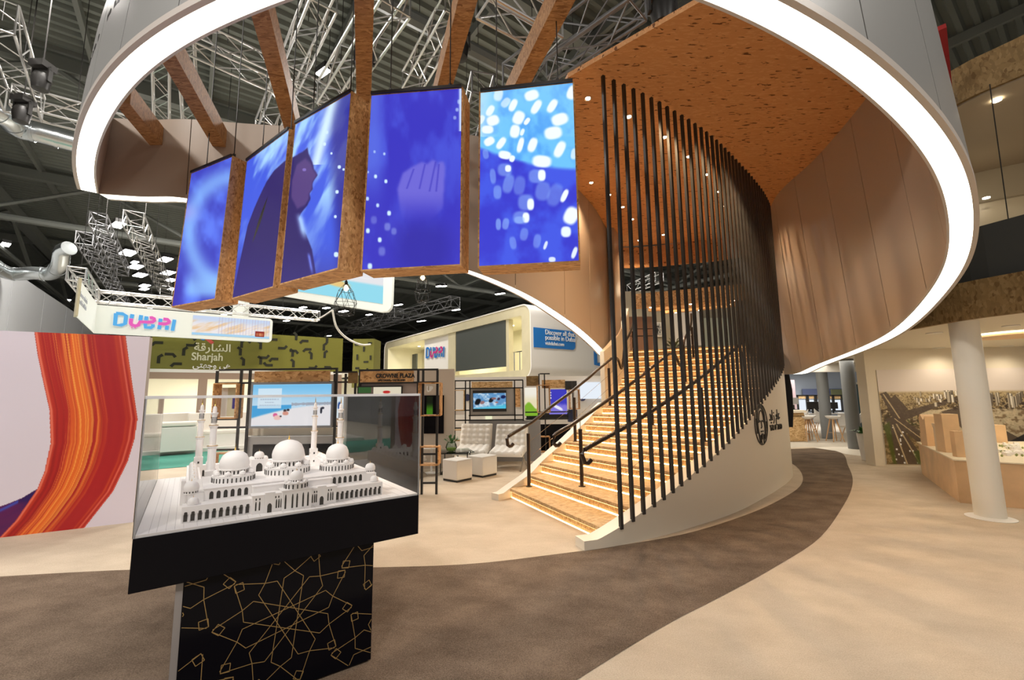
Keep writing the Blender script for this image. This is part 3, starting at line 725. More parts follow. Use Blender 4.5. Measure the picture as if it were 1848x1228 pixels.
def soft(mask, k):                            # box blur of a mask
    m_ = mask.astype(float)
    for _ in range(2):
        for ax in (0, 1):
            a = np.zeros_like(m_)
            for d in range(-k, k + 1): a += np.roll(m_, d, ax)
            m_ = a / (2 * k + 1)
    return m_
def mixc(C, col, m_): return C * (1 - m_[..., None]) + np.array(col, float) / 255 * m_[..., None]
def solid(U, col): return np.ones(U.shape + (3,)) * (np.array(col, float) / 255)
def blob(X, Y, cx, cy, rx, ry, ang=0, s=.35, sq=2.6):
    a = math.radians(ang); dx = X - cx; dy = Y - cy; u = (dx * math.cos(a) + dy * math.sin(a)) / rx; v = (-dx * math.sin(a) + dy * math.cos(a)) / ry
    d = (np.abs(u) ** sq + np.abs(v) ** sq) ** (1 / sq); return 1 - sm(1 - s, 1 + s * .4, d)

# ================================================================== THE FIVE HANGING SCREENS
def quadxy(c):                                # uv -> coordinates of the film frame that spans all screens
    (ax, ay), (bx, by), (cx_, cy_), (dx, dy) = c
    def g(U, V):
        X = ax * (1 - U) * (1 - V) + bx * U * (1 - V) + cx_ * (1 - U) * V + dx * U * V
        Y = ay * (1 - U) * (1 - V) + by * U * (1 - V) + cy_ * (1 - U) * V + dy * U * V
        return X, Y
    return g
SCR = [[(345.6, 313.7), (419, 283.5), (311, 553), (388, 539)], [(446, 292), (521.7, 235), (420, 538), (493, 517)], [(533.5, 225), (633.5, 168), (506.7, 512), (609.5, 483.7)],
       [(670.5, 173), (833, 160), (653.7, 487), (830, 477)], [(867.4, 168), (1033.5, 150), (865, 480.5), (1044.5, 470.5)]]
def f1(U, V):
    X, Y = quadxy(SCR[0])(U, V); C = solid(U, (62, 66, 190))
    C = mixc(C, (95, 125, 245), sm(.35, .75, fbm(X / 38, Y / 60, 3))); ring_ = np.exp(-((np.hypot(X - 420, (Y - 420) * .8) - 78) / 16) ** 2)
    C = mixc(C, (140, 190, 255), ring_ * .75); C = mixc(C, (60, 50, 170), sm(455, 540, Y) * (1 - sm(310, 345, X)) * .9)
    C = mixc(C, (150, 205, 255), sm(480, 520, Y) * (1 - sm(525, 545, Y)) * sm(325, 350, X) * .7); C = mixc(C, (165, 150, 225), np.exp(-((Y - 385) / 14) ** 2) * (1 - sm(330, 370, X)) * .6)
    return C
def f23(k):
    def fn(U, V):
        X, Y = quadxy(SCR[k])(U, V); C = solid(U, (70, 95, 225)); r_ = fbm(X / 26 + Y / 60, Y / 90, 8)
        C = mixc(C, (170, 215, 255), sm(.45, .72, r_) * (1 - sm(330, 420, Y) * .6)); C = mixc(C, (58, 60, 185), sm(300, 180, Y) * sm(470, 440, X) * 1.0)
        band = sm(588, 612, X - (Y - 300) * .06); C = mixc(C, (45, 40, 140), band * .8); C = mixc(C, (215, 240, 255), np.exp(-((X - 585 - (250 - Y) * .25) / 11) ** 2) * (Y < 300) * .95)
        hood = [(405, 560), (420, 535), (432, 480), (448, 410), (460, 379), (470, 356), (483, 329), (496, 309), (513, 293), (533, 284), (550, 274), (557, 268), (559, 279), (567, 297), (569, 308), (576, 319), (568, 330), (566, 336), (567, 345), (561, 352), (563, 362), (557, 374), (545, 388), (541, 398), (556, 428), (566, 452), (574, 500), (580, 560)]
        C = mixc(C, (52, 40, 105), soft(inpoly(X, Y, hood), 1)); face = [(527, 330), (536, 300), (553, 288), (563, 297), (567, 308), (574, 319), (566, 331), (565, 345), (560, 353), (560, 362), (552, 374), (538, 380), (526, 360)]
        C = mixc(C, (88, 66, 128), soft(inpoly(X, Y, face), 2)); C = mixc(C, (130, 110, 190), blob(X, Y, 551, 309, 4, 3)); C = mixc(C, (62, 52, 130), sm(420, 540, Y) * .6)
        C = mixc(C, (170, 205, 255), np.exp(-((X - 546 - (Y - 405) * .25) / 6) ** 2) * sm(385, 400, Y) * (1 - sm(415, 440, Y)) * .95)
        C = mixc(C, (120, 140, 250), np.exp(-((X - 562 - (Y - 470) * .2) / 2.5) ** 2) * sm(455, 465, Y) * (1 - sm(480, 500, Y)) * .8)
        for x, y, r__ in ((613, 306, 3), (620, 311, 2), (609, 351, 3), (606, 395, 2.5), (607, 461, 4), (592, 240, 3), (588, 262, 3), (600, 280, 2)): C = mixc(C, (210, 235, 255), blob(X, Y, x, y, r__, r__ * 1.2))
        return C
    return fn
def f4(U, V):
    X, Y = quadxy(SCR[3])(U, V); C = solid(U, (60, 55, 190)); C = mixc(C, (74, 84, 215), sm(.4, .8, fbm(X / 30, Y / 70, 5)) * (1 - sm(230, 420, Y) * .5))
    C = mixc(C, (90, 110, 225), (1 - sm(675, 705, X)) * (1 - sm(280, 400, Y)) * .8); C = mixc(C, (52, 45, 165), blob(X, Y, 765, 450, 60, 55, 0, .6) * .9)
    hand = [(718, 345), (728, 316), (745, 305), (762, 296), (772, 300), (782, 292), (789, 297), (787, 310), (793, 296), (801, 296), (804, 305), (802, 345), (800, 380), (780, 400), (750, 410), (725, 395)]
    C = mixc(C, (112, 106, 214), soft(inpoly(X, Y, hand), 2) * (1 - sm(345, 410, Y)) * .95)
    for x0, y0, x1, y1 in ((748, 308, 735, 345), (768, 300, 758, 345), (787, 296, 776, 350), (793, 300, 788, 350)): C = mixc(C, (72, 66, 190), np.exp(-((X - x0 - (x1 - x0) * (Y - y0) / (y1 - y0)) / 1.6) ** 2) * (Y > y0) * (Y < y1) * .8)
    for x, y, r__, b_ in ((678, 322, 4, 1), (697, 331, 4, 1), (682, 374, 4, .9), (703, 388, 5, 1), (663, 362, 4, .9), (694, 281, 3, .8), (676, 277, 3, .6), (664, 314, 2.5, .7), (664, 419, 5, 1), (686, 435, 5, 1), (668, 481, 6, 1), (700, 412, 8, .35), (690, 455, 9, .3), (712, 420, 7, .3), (675, 400, 8, .25), (825, 200, 4, .6), (821, 215, 4, .5), (829, 185, 5, .6)):
        C = mixc(C, (205, 235, 255), blob(X, Y, x, y, r__ * .8, r__, 0, .5) * b_)
    return mixc(C, (205, 225, 255), np.exp(-((X - 831) / 2.5) ** 2) * (Y < 240))
B5 = [(1075, 515, 38, 28, -20, 1), (975, 570, 18, 36, 25, 1), (1100, 580, 20, 42, 30, 1), (1185, 575, 20, 40, 30, 1), (850, 600, 18, 32, 30, .9), (865, 655, 34, 28, -20, 1), (1005, 640, 30, 38, 25, 1), (1050, 660, 12, 22, 35, 1), (1225, 650, 44, 32, -20, 1), (835, 705, 32, 22, 0, 1), (985, 715, 26, 36, 10, 1), (1025, 720, 10, 20, 20, .9), (1190, 725, 46, 34, -10, 1),
      (845, 770, 30, 22, -30, 1), (910, 780, 18, 36, 35, 1), (1015, 790, 15, 42, 15, 1), (1080, 790, 22, 40, 20, 1), (1225, 815, 24, 46, 25, 1), (930, 845, 34, 22, 10, 1), (970, 865, 14, 18, 20, 1), (1130, 880, 50, 32, 5, 1), (1290, 500, 26, 40, 20, .95), (895, 510, 24, 36, 10, .7), (935, 555, 20, 30, 40, .6), (800, 650, 16, 26, 30, .8), (1300, 840, 16, 30, 10, .7),
      (930, 925, 38, 34, 0, .4), (948, 918, 16, 18, 0, .95), (1100, 960, 40, 36, 0, .4), (1130, 955, 20, 30, 0, 1), (865, 960, 16, 40, -5, .4), (950, 1000, 28, 50, 15, .4), (1010, 1010, 30, 50, 8, .3), (1135, 1040, 38, 50, 10, .35), (890, 1045, 22, 36, 0, .4), (1250, 1065, 14, 36, 25, 1), (1045, 1100, 42, 42, 0, .4), (1070, 1110, 18, 30, 0, .95), (1285, 1170, 36, 46, 25, 1),
      (1020, 1180, 44, 34, 0, .4), (1045, 1180, 18, 26, 0, .95), (1200, 1060, 36, 60, 20, .3), (825, 840, 16, 26, -10, .4), (895, 1215, 14, 30, 0, .5)]
def f5(U, V):
    X, Y = quadxy(SCR[4])(U, V); C = solid(U, (112, 195, 250)); C = mixc(C, (75, 150, 240), sm(.4, .75, fbm(X / 26, Y / 32, 4)) * .7); C = mixc(C, (215, 242, 255), (1 - blob(X, Y, 960, 270, 90, 110, 0, .9)) * (1 - sm(860, 910, X) * .8) * (Y < 250) * .7)
    edge = 268 + (X - 867) * .42 - ((X - 867) / 178) ** 2 * 36; dk = sm(-2, 8, Y - edge); C = mixc(C, (70, 90, 228), dk); C = mixc(C, (60, 62, 205), dk * sm(.35, .7, fbm(X / 40, Y / 40, 9)))
    for x, y, rx, ry, a_, b_ in B5: C = mixc(C, (240, 250, 255) if b_ > .5 else (150, 190, 250), blob(X, Y, 600 + x * .3355, y * .3355, rx * .37, ry * .37, a_, .3) * min(1, b_ * 1.05 if b_ > .5 else b_ * 1.3))
    for x, y, rx, ry, a_, b_ in [(1035, 75, 26, 40, 10, .4), (1258, 62, 32, 34, 0, 1), (975, 120, 22, 40, -10, .4), (1105, 110, 24, 44, 10, .4), (1150, 132, 10, 28, 20, .9), (1302, 170, 14, 38, 20, .95), (1185, 205, 22, 16, 0, .9), (935, 20, 22, 36, 10, .5), (1010, 0, 34, 22, 0, .5)]:
        C = mixc(C, (235, 246, 255) if b_ > .5 else (150, 185, 250), blob(X, Y, 600 + x * .3355, 400 + y * .3355, rx * .30, ry * .30, a_, .3) * (b_ if b_ > .5 else b_ * 1.2))
    return C
FN = [f1, f23(1), f23(2), f4, f5]
SL = ['leftmost hanging screen, showing pale blue streaks of light', 'second hanging screen from the left, showing the dark back of a hooded figure', 'third hanging screen, showing the profile of a face under a hood',
      'fourth hanging screen, showing faint raised hands on deep blue', 'rightmost hanging screen, full of white blobs on bright blue']
ZB = 2.75
for k, c in enumerate(SCR):
    bl = fl(*c[2], ZB); br = fl(*c[3], ZB); zt = ZB + 1.79
    best = min(np.arange(4.2, 4.9, .01), key=lambda z: (fl(*c[0], z).xy - bl.xy).length + (fl(*c[1], z).xy - br.xy).length)
    tl = fl(*c[0], best); tr = fl(*c[1], best)
    root = T('led_screen', SL[k], 'screen', bl, 'blue picture screens hanging in an arc')
    n_ = (br - bl).cross(tl - bl).normalized() * -1                       # away from the camera
    if n_.y < 0: n_ = -n_
    picture('picture', FN[k], tl, tr, bl, br, 180, 320, SCREEN, root)
    X = (br - bl).normalized(); Uu = (tl - bl).normalized(); D = .26; th = .014
    q = [bl - X * th - Uu * th, br + X * th - Uu * th, tr + X * th + Uu * th, tl - X * th + Uu * th]; qi = [bl, br, tr, tl]
    bb = MB()
    for i in range(4):
        j = (i + 1) % 4; bb.hexa([q[i] - n_ * .004, q[j] - n_ * .004, qi[j] - n_ * .004, qi[i] - n_ * .004], [q[i] + n_ * D, q[j] + n_ * D, qi[j] + n_ * D, qi[i] + n_ * D])
    bb.build('box_frame', OSB, root)
    MB().slab([p + n_ * .03 for p in qi], .02).build('back_panel', BLACK, root)
    MB().bar(tl - Uu * .0 + n_ * .0 + Uu * .02, tr + Uu * .02, .04, .03).build('top_rail', BLACK, root)
    for t_ in (.16, .84):
        p = tl.lerp(tr, t_) + n_ * .1 + Uu * .03
        MB().tube([p, p + Vector((0, 0, .10))], .018, 8).tube([p + Vector((0, 0, .1)), (p.x, p.y, 8.6)], .006, 5).build('hanging_cable', BLACK, root)

# ================================================================== DISPLAY CASE
Oo = Vector((-1.79, 2.15, 0)); Aa = Vector((.807, .5905, 0)); Pp = Vector((-.5905, .807, 0)); RZ = math.atan2(Aa.y, Aa.x)
def L3(a, p, z): return Oo + Aa * a + Pp * p + Vector((0, 0, z))
def lbox(mb, a0, a1, p0, p1, z0, z1): return mb.hexa([L3(a0, p0, z0), L3(a1, p0, z0), L3(a1, p1, z0), L3(a0, p1, z0)], [L3(a0, p0, z1), L3(a1, p0, z1), L3(a1, p1, z1), L3(a0, p1, z1)])
case = T('display_pedestal', 'black display pedestal with gold star lines and a thick overhanging black top', 'pedestal', L3(.7, .6, 0))
lbox(MB(), 0, 1.44, 0, 1.82, .70, .945).build('table_top', GLOSSB, case, bevel=.003)
lbox(MB(), .21, 1.158, .035, 1.6, .02, .70).build('foot', GLOSSB, case)
lbox(MB(), .178, .208, .04, 1.6, .02, .70).build('side_panel', mat('grey_gloss', (.25, .23, .22), .15), case)
lbox(MB(), .24, 1.13, .07, 1.55, 0, .02).build('toe_plinth', mat('toe', (.2, .15, .1), .6), case)
GL = mat('gold_line', (.34, .22, .08), .4, metal=.3)
gl = MB()
def gline(p, q, front=True):
    if front:
        m_ = lambda s: L3(.21 + s[0], .0348, s[1])
        if p[0] == q[0] and p[1] == q[1]: return
        a_ = Vector((p[0], p[1])); b_ = Vector((q[0], q[1])); d = (b_ - a_).normalized(); n_ = Vector((-d.y, d.x)) * .0016
        cs = [a_ + n_, a_ - n_, b_ - n_, b_ + n_]; gl.hexa([m_(c) for c in cs], [m_(c) - Pp * .0006 for c in cs])
def clip(p, q, x0, x1, y0, y1):
    t0, t1 = 0, 1; dx, dy = q[0] - p[0], q[1] - p[1]
    for P_, Q_ in ((-dx, p[0] - x0), (dx, x1 - p[0]), (-dy, p[1] - y0), (dy, y1 - p[1])):
        if abs(P_) < 1e-12:
            if Q_ < 0: return
            continue
        r_ = Q_ / P_
        if P_ < 0: t0 = max(t0, r_)
        else: t1 = min(t1, r_)
    if t0 < t1: gline((p[0] + t0 * dx, p[1] + t0 * dy), (p[0] + t1 * dx, p[1] + t1 * dy))
def star(cx, cy, R, rot=0.0):
    B_ = (0.003, .945, .03, .70); pr = lambda r, t: (cx + r * math.cos(t), cy + r * math.sin(t))
    for k in range(10):                        # overlapping long hexagons around a small middle
        a = rot + k * math.pi / 5
        clip(pr(R, a + .235), pr(R, a + math.pi - .235), *B_)
        clip(pr(R, a + .235), pr(R * 1.12, a), *B_); clip(pr(R, a - .235), pr(R * 1.12, a), *B_)
        clip(pr(R * 1.12, a), pr(R * 1.62, a + .30), *B_); clip(pr(R * 1.12, a), pr(R * 1.62, a - .30), *B_)
        q = pr(R * 1.50, a + .314); s_ = R * .13
        for j in range(4):
            b1, b2 = a + .5 + j * math.pi / 2, a + .5 + (j + 1) * math.pi / 2
            clip((q[0] + s_ * math.cos(b1), q[1] + s_ * math.sin(b1)), (q[0] + s_ * math.cos(b2), q[1] + s_ * math.sin(b2)), *B_)
star(.478, .39, .215, .21)
for dx, dz in ((-.60, .32), (.60, .34), (-.56, -.36), (.58, -.34)): star(.478 + dx, .39 + dz, .215, .1)
gl.build('gold_star_lines', GL, case)
deck = T('model_deck', 'white board base with scored paving lines under the mosque model', 'model base', L3(.7, .9, .945))
lbox(MB(), .008, 1.432, .008, 1.81, .945, .957).build('board', MODELW, deck)
sg = MB(); LNM = mat('scored_line', (.45, .42, .42), .7)
for a_ in (.055, .085, .12, .155): lbox(sg, a_, a_ + .0012, .02, 1.8, .957, .9574)
for k in range(22): a_ = .19 + k * .056; lbox(sg, a_, a_ + .001, .02, .11, .957, .9573)
for a_ in (1.31, 1.37): lbox(sg, a_, a_ + .0015, .02, 1.8, .957, .9574)
sg.build('paving_lines', LNM, deck)
box = T('acrylic_case', 'clear acrylic display cover standing over the white mosque model', 'display cover', L3(.7, .9, .957))
za, zb, th = .946, 1.600, .010
for nm, a0, a1, p0, p1 in (('front_pane', .0, 1.44, -.002, .006), ('back_pane', .0, 1.44, 1.812, 1.82), ('side_pane', -.002, .006, .0, 1.82), ('side_pane', 1.434, 1.442, .0, 1.82)):
    lbox(MB(), a0, a1, p0, p1, za, zb).build(nm, ACRY, box)
lbox(MB(), -.002, 1.442, -.002, 1.82, zb, zb + .012).build('top_pane', ACRY, box)
eg = MB()
for a_ in (.0, 1.434):
    for p_ in (.0, 1.812): lbox(eg, a_, a_ + .007, p_, p_ + .007, za, zb)
for a_ in (.0, 1.434): lbox(eg, a_, a_ + .006, 0, 1.82, zb - .003, zb + .0125)
for p_ in (.0, 1.812): lbox(eg, 0, 1.44, p_, p_ + .006, zb - .003, zb + .0125)
eg.build('polished_edge', ACEDGE, box)

# ================================================================== MOSQUE MODEL
mo = T('mosque_model', 'white architectural model of a grand mosque with domes and four minarets', 'model', L3(.7, .8, .957))
BZ = .957
def onion(r, h=1.12): return [(r * .97, 0), (r * 1.0, r * .12), (r * 1.03, r * .35), (r * .98, r * .62), (r * .82, r * .88 * h), (r * .56, r * 1.06 * h), (r * .25, r * 1.16 * h), (r * .02, r * 1.2 * h)]
def dome(a, p, z, r, name='dome', par=None, fin=True, drum=.35, nwin=12, ground=False):
    c = L3(a, p, z); d = drum * r
    o = MB().lathe(c, [(r * .98, 0), (r * .98, d * .12), (r * .90, d * .14), (r * .90, d * .85), (r * 1.04, d * .88), (r * 1.04, d)] + [(q, d + zz) for q, zz in onion(r)], 28).build(name, MODELW, par or mo, smooth=True)
    if drum > .2:
        w_ = MB()
        for k in range(nwin):
            t_ = 2 * math.pi * (k + .5) / nwin; ux, uy = math.cos(t_), math.sin(t_); hw = r * .90 * math.pi / nwin * .42; vx, vy = -uy, ux; R_ = r * .905
            pr = [(-hw, d * .2), (hw, d * .2), (hw, d * .6), (hw * .6, d * .72), (0, d * .78), (-hw * .6, d * .72), (-hw, d * .6)]
            f_ = [(c.x + ux * R_ + vx * x_, c.y + uy * R_ + vy * x_, c.z + z_) for x_, z_ in pr]; g_ = [(c.x + ux * R_ * .97 + vx * x_, c.y + uy * R_ * .97 + vy * x_, c.z + z_) for x_, z_ in pr]
            w_.add(f_ + g_, [tuple(range(7)), tuple(reversed(range(7, 14)))] + [(i, (i + 1) % 7, 7 + (i + 1) % 7, 7 + i) for i in range(7)])
        w_.build('drum_windows', DARKW, o)
    if fin:
        zt = d + r * 1.3; MB().lathe((c.x, c.y, c.z + zt - r * .05), [(r * .10, 0), (r * .05, r * .06), (r * .07, r * .14), (r * .03, r * .2), (r * .045, r * .28), (r * .012, r * .34), (r * .006, r * .62)], 10).build('finial', GOLD, o, smooth=True)
    return o
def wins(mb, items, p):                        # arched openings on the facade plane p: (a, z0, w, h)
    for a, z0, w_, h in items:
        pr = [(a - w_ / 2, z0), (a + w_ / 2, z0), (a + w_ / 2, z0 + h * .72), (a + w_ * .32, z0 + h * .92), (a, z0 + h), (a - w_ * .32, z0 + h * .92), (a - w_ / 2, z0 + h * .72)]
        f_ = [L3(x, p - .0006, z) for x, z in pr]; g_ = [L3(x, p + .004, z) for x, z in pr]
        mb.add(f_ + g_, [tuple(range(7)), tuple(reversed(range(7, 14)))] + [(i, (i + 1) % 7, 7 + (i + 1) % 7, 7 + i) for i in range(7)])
CXm = .712
hall_ = MB()                                    # prayer hall mass, forecourt, wings
lbox(hall_, .27, 1.155, .215, .66, BZ, 1.10); lbox(hall_, .265, 1.16, .21, .665, 1.10, 1.104)
lbox(hall_, .50, .925, .165, .24, BZ, 1.092); lbox(hall_, .495, .93, .16, .24, 1.088, 1.094)
lbox(hall_, .20, .275, .215, .70, BZ, 1.085); lbox(hall_, 1.15, 1.225, .215, .70, BZ, 1.085)
lbox(hall_, .49, .935, .085, .17, BZ, 1.055); lbox(hall_, .487, .938, .082, .17, 1.052, 1.057)
lbox(hall_, .55, .60, .078, .12, BZ, 1.066); lbox(hall_, .825, .875, .078, .12, BZ, 1.066)
lbox(hall_, .635, .79, .06, .17, BZ, 1.068); lbox(hall_, .63, .795, .055, .17, 1.064, 1.07)
hall_.build('prayer_hall', MODELW, mo)
arc = MB(); dk = MB()
for a0, a1 in ((.18, .488), (.937, 1.232)):     # arcades either side
    lbox(arc, a0, a1, .13, .22, BZ, 1.028); lbox(arc, a0 - .003, a1 + .003, .118, .22, 1.0, 1.038); n_ = 10
    for k in range(n_ + 1): a_ = a0 + (a1 - a0) * k / n_; lbox(arc, a_ - .0035, a_ + .0035, .120, .127, BZ, 1.0)
    wins(dk, [(a0 + (a1 - a0) * (k + .5) / n_, .962, .016, .045) for k in range(n_)], .129); wins(dk, [(a0 + (a1 - a0) * (k + .5) / n_, 1.0, .014, .012) for k in range(n_)], .1175)
arc.build('arcade', MODELW, mo)
wins(dk, [(.305 + k * .033, 1.045, .019, .042) for k in range(6)], .2145); wins(dk, [(.955 + k * .033, 1.045, .019, .042) for k in range(6)], .2145)
wins(dk, [(a_, .975, .007, .05) for a_ in (.508, .526, .61, .622, .634, .80, .812, .822, .888, .903, .915)], .0845)
wins(dk, [(a_, 1.03, .006, .012) for a_ in (.508, .526, .605, .62, .81, .822, .89, .905)], .0845)
wins(dk, [(.575, .958, .022, .05), (.85, .958, .022, .05)], .0775); wins(dk, [(a_, .968, .009, .08) for a_ in (.652, .688, .712, .744, .77)], .0595)
dk.build('dark_openings', DARKW, mo)
mid = MB(); cc = L3(.713, .115, 1.07); mid.lathe(cc, [(.062, 0), (.062, .028), (.067, .03), (.067, .034), (.05, .035)], 8); mid.build('porch_tower', MODELW, mo)
for k in range(8): t_ = 2 * math.pi * k / 8; dome(.713 + .056 * math.cos(t_), .115 + .056 * math.sin(t_), 1.104, .009, 'small_dome', fin=False, drum=.1)
dome(.713, .115, 1.104, .036, 'porch_dome', drum=.45, nwin=14)
tw = MB()
for k in range(16):
    t_ = 2 * math.pi * (k + .5) / 16; c_ = L3(.713, .115, 1.084) + Vector((math.cos(t_) * .0605, math.sin(t_) * .0605, 0)); tw.box(c_, (.006, .006, .022), t_)
tw.build('porch_windows', DARKW, mo)
def bigdome(a, p, r, tier_r, z0):
    tz = .046; c = L3(a, p, z0)
    o = MB().lathe(c, [(tier_r, 0), (tier_r, tz), (tier_r * 1.02, tz), (tier_r * 1.02, tz + .004), (r * .9, tz + .005)], 16).build('dome_tier', MODELW, mo)
    w_ = MB()
    for k in range(32):
        t_ = 2 * math.pi * (k + .5) / 32; ux, uy = math.cos(t_), math.sin(t_); w_.box((c.x + ux * tier_r * .985, c.y + uy * tier_r * .985, c.z + tz * .5), (.006, .006, tz * .62), t_)
    w_.build('tier_windows', DARKW, o)
    d = dome(a, p, z0 + tz, r, 'great_dome', drum=.48, nwin=22)
    for k in range(8):
        t_ = 2 * math.pi * (k + .5) / 8; dome(a + tier_r * .86 * math.cos(t_), p + tier_r * .86 * math.sin(t_), z0 + tz + .004, r * .20, 'small_dome', fin=False, drum=.25, nwin=8)
bigdome(.722, .46, .094, .132, 1.104); bigdome(.42, .42, .078, .112, 1.092); bigdome(1.022, .42, .072, .108, 1.10)
for a, p, z, r in ((.212, .24, 1.085, .036), (.224, .165, 1.03, .025), (1.205, .28, 1.085, .033), (1.195, .165, 1.032, .025)): dome(a, p, z, r, 'corner_dome', drum=.45, nwin=14)
gate = MB(); lbox(gate, .56, .66, .90, .98, BZ, 1.155); gate.build('court_gate', MODELW, mo); dome(.61, .94, 1.155, .032, 'gate_dome', nwin=12)
gw = MB(); wins(gw, [(.61, 1.05, .04, .08)], .8995); gw.build('gate_opening', DARKW, mo)
# courtyard arcades with rows of small domes
ca = MB()
for a0, a1, p0, p1 in ((.19, .27, .70, 1.72), (1.13, 1.21, .70, 1.72), (.27, 1.13, 1.64, 1.72), (.27, .56, .90, .95), (.66, 1.13, .90, .95)): lbox(ca, a0, a1, p0, p1, BZ, 1.055)
lbox(ca, .165, .19, .60, .68, BZ, 1.10)
ca.build('courtyard_arcade', MODELW, mo)
for k in range(11):
    for a_ in (.23, 1.17): dome(a_, .76 + k * .088, 1.055, .026, 'small_dome', fin=(k % 2 == 0), drum=.1)
for k in range(8): dome(.34 + k * .10, 1.68, 1.055, .026, 'small_dome', fin=False, drum=.1)
cd_ = MB(); wins(cd_, [(.30 + k * .04, .97, .016, .05) for k in range(20)], 1.6395); cd_.build('court_openings', DARKW, mo)
def minaret(a, p):
    c = L3(a, p, BZ); r = .026
    o = MB().box((c.x, c.y, c.z + .085), (.060, .060, .17), RZ).build('minaret', MODELW, mo)
    MB().lathe((c.x, c.y, c.z + .17), [(.027, 0), (.024, .01), (.024, .14), (.030, .15), (.031, .158), (.022, .159), (.019, .165), (.019, .27), (.026, .285), (.027, .292), (.017, .293), (.015, .30), (.015, .355), (.022, .37), (.022, .375), (.012, .376), (.013, .39), (.010, .41), (.001, .42)], 12).build('shaft', MODELW, o)
    MB().lathe((c.x, c.y, c.z + .17), [(.0315, .1575), (.0315, .1605), (.020, .1606)], 12).lathe((c.x, c.y, c.z + .17), [(.0275, .291), (.0275, .294), (.017, .2941)], 12).lathe((c.x, c.y, c.z + .59), [(.006, 0), (.003, .008), (.004, .014), (.001, .045)], 8).build('finial', GOLD, o)
    w_ = MB()
    for k in range(12):
        t_ = 2 * math.pi * k / 12; w_.box((c.x + math.cos(t_) * .0148, c.y + math.sin(t_) * .0148, c.z + .497), (.003, .003, .04), t_)
    for s_, (dx, dy) in enumerate(((0, -1), (1, 0), (-1, 0))):
        q = c + Aa * (dx * .0302) + Pp * (dy * .0302); w_.box((q.x, q.y, c.z + .13), (.012, .0012, .016) if dy else (.0012, .012, .016), RZ); w_.box((q.x, q.y, c.z + .06), (.012, .0012, .016) if dy else (.0012, .012, .016), RZ)
    w_.build('dark_openings', DARKW, o)
for a, p in ((.315, .76), (1.125, .76), (.262, 1.62), (1.125, 1.62)): minaret(a, p)

# ================================================================== LEFT PAINTED BANNER WALL
def fban(U, V):
    X = U * 275 + 0; Y = 597 + V * 360; C = solid(U, (222, 213, 224)); y = Y
    xl = np.interp(y, [597, 640, 680, 740, 800, 850, 880, 930, 960], [16, 28, 42, 64, 74, 68, 58, 25, -5]); xr = np.interp(y, [597, 650, 700, 760, 800, 840, 895, 957], [208, 222, 236, 253, 250, 240, 214, 160])
    w_ = (X - xl) / (xr - xl); k_ = w_ * 9 + .25 * vn(w_ * 6, Y / 90, 2); n1 = vn(k_ * 2.2, Y / 400, 1); n2 = vn(k_ * 9, Y / 300, 5); base = solid(U, (176, 32, 26))
    yel = np.exp(-((w_ - .38) / .21) ** 2); base = mixc(base, (230, 105, 36), sm(.30, .62, n1) * (.30 + .70 * yel)); base = mixc(base, (248, 158, 66), sm(.5, .8, n2) * (.12 + .88 * yel)); base = mixc(base, (140, 16, 20), sm(.55, .85, vn(k_ * 5, Y / 500, 9)) * .6 * (1 - yel * .6))
    base = mixc(base, (235, 120, 95), (np.exp(-((w_ - .02) / .015) ** 2) + np.exp(-((w_ - .93) / .012) ** 2) * .8 + np.exp(-((w_ - .985) / .01) ** 2) * .5)); base = mixc(base, (170, 24, 30), sm(.62, .66, w_) * (1 - sm(.84, .88, w_)) * .9)
    m_ = ((w_ > 0) & (w_ < 1)).astype(float); C = C * (1 - m_[..., None]) + base * m_[..., None]
    yp = np.interp(X, [-60, 0, 30, 60], [915, 902, 893, 878]); pm = ((Y > yp) & (X < xl)).astype(float); pc = mixc(solid(U, (92, 20, 84)), (40, 16, 90), sm(.4, .7, vn(X / 30 + Y / 12, Y / 40, 4))); pc = mixc(pc, (60, 90, 200), np.exp(-((Y - 908 - X * -.4) / 3) ** 2) * (X < 25) * .8)
    return C * (1 - pm[..., None]) + pc * pm[..., None]
ban = T('painted_wall_panel', 'big white wall panel with a sweeping red and orange painted ribbon', 'wall panel', fl(100, 962))
pR = fl(240, 944); pL = fl(0, 972); dd = (pL - pR).normalized(); ztop = 2.42
zt_ = None
d_ = ray(0, 596); t_ = pL.y / d_.y; ztl = EYE + d_.z * t_; d_ = ray(262, 611.5); t2 = pR.y / d_.y; ztr = EYE + d_.z * t2
H_ = (ztl + ztr) / 2
E_ = 2.0; pLL = pL + dd * E_
def fban2(U, V): return fban((U * (1 + E_ / (pL - pR).length) - E_ / (pL - pR).length) * (264 / 275), V)
back = dd.cross(Vector((0, 0, 1)));
if back.y < 0: back = -back
picture('painted_front', fban2, pLL + Vector((0, 0, H_)), pR + Vector((0, 0, H_)), pLL, pR, 500, 360, PRINT, ban)
MB().hexa([pLL + back * .004, pR + back * .004, pR + back * .16, pLL + back * .16], [p + Vector((0, 0, H_)) for p in (pLL + back * .004, pR + back * .004, pR + back * .16, pLL + back * .16)]).build('panel_body', mat('panel_edge', (.45, .38, .33), .6), ban)

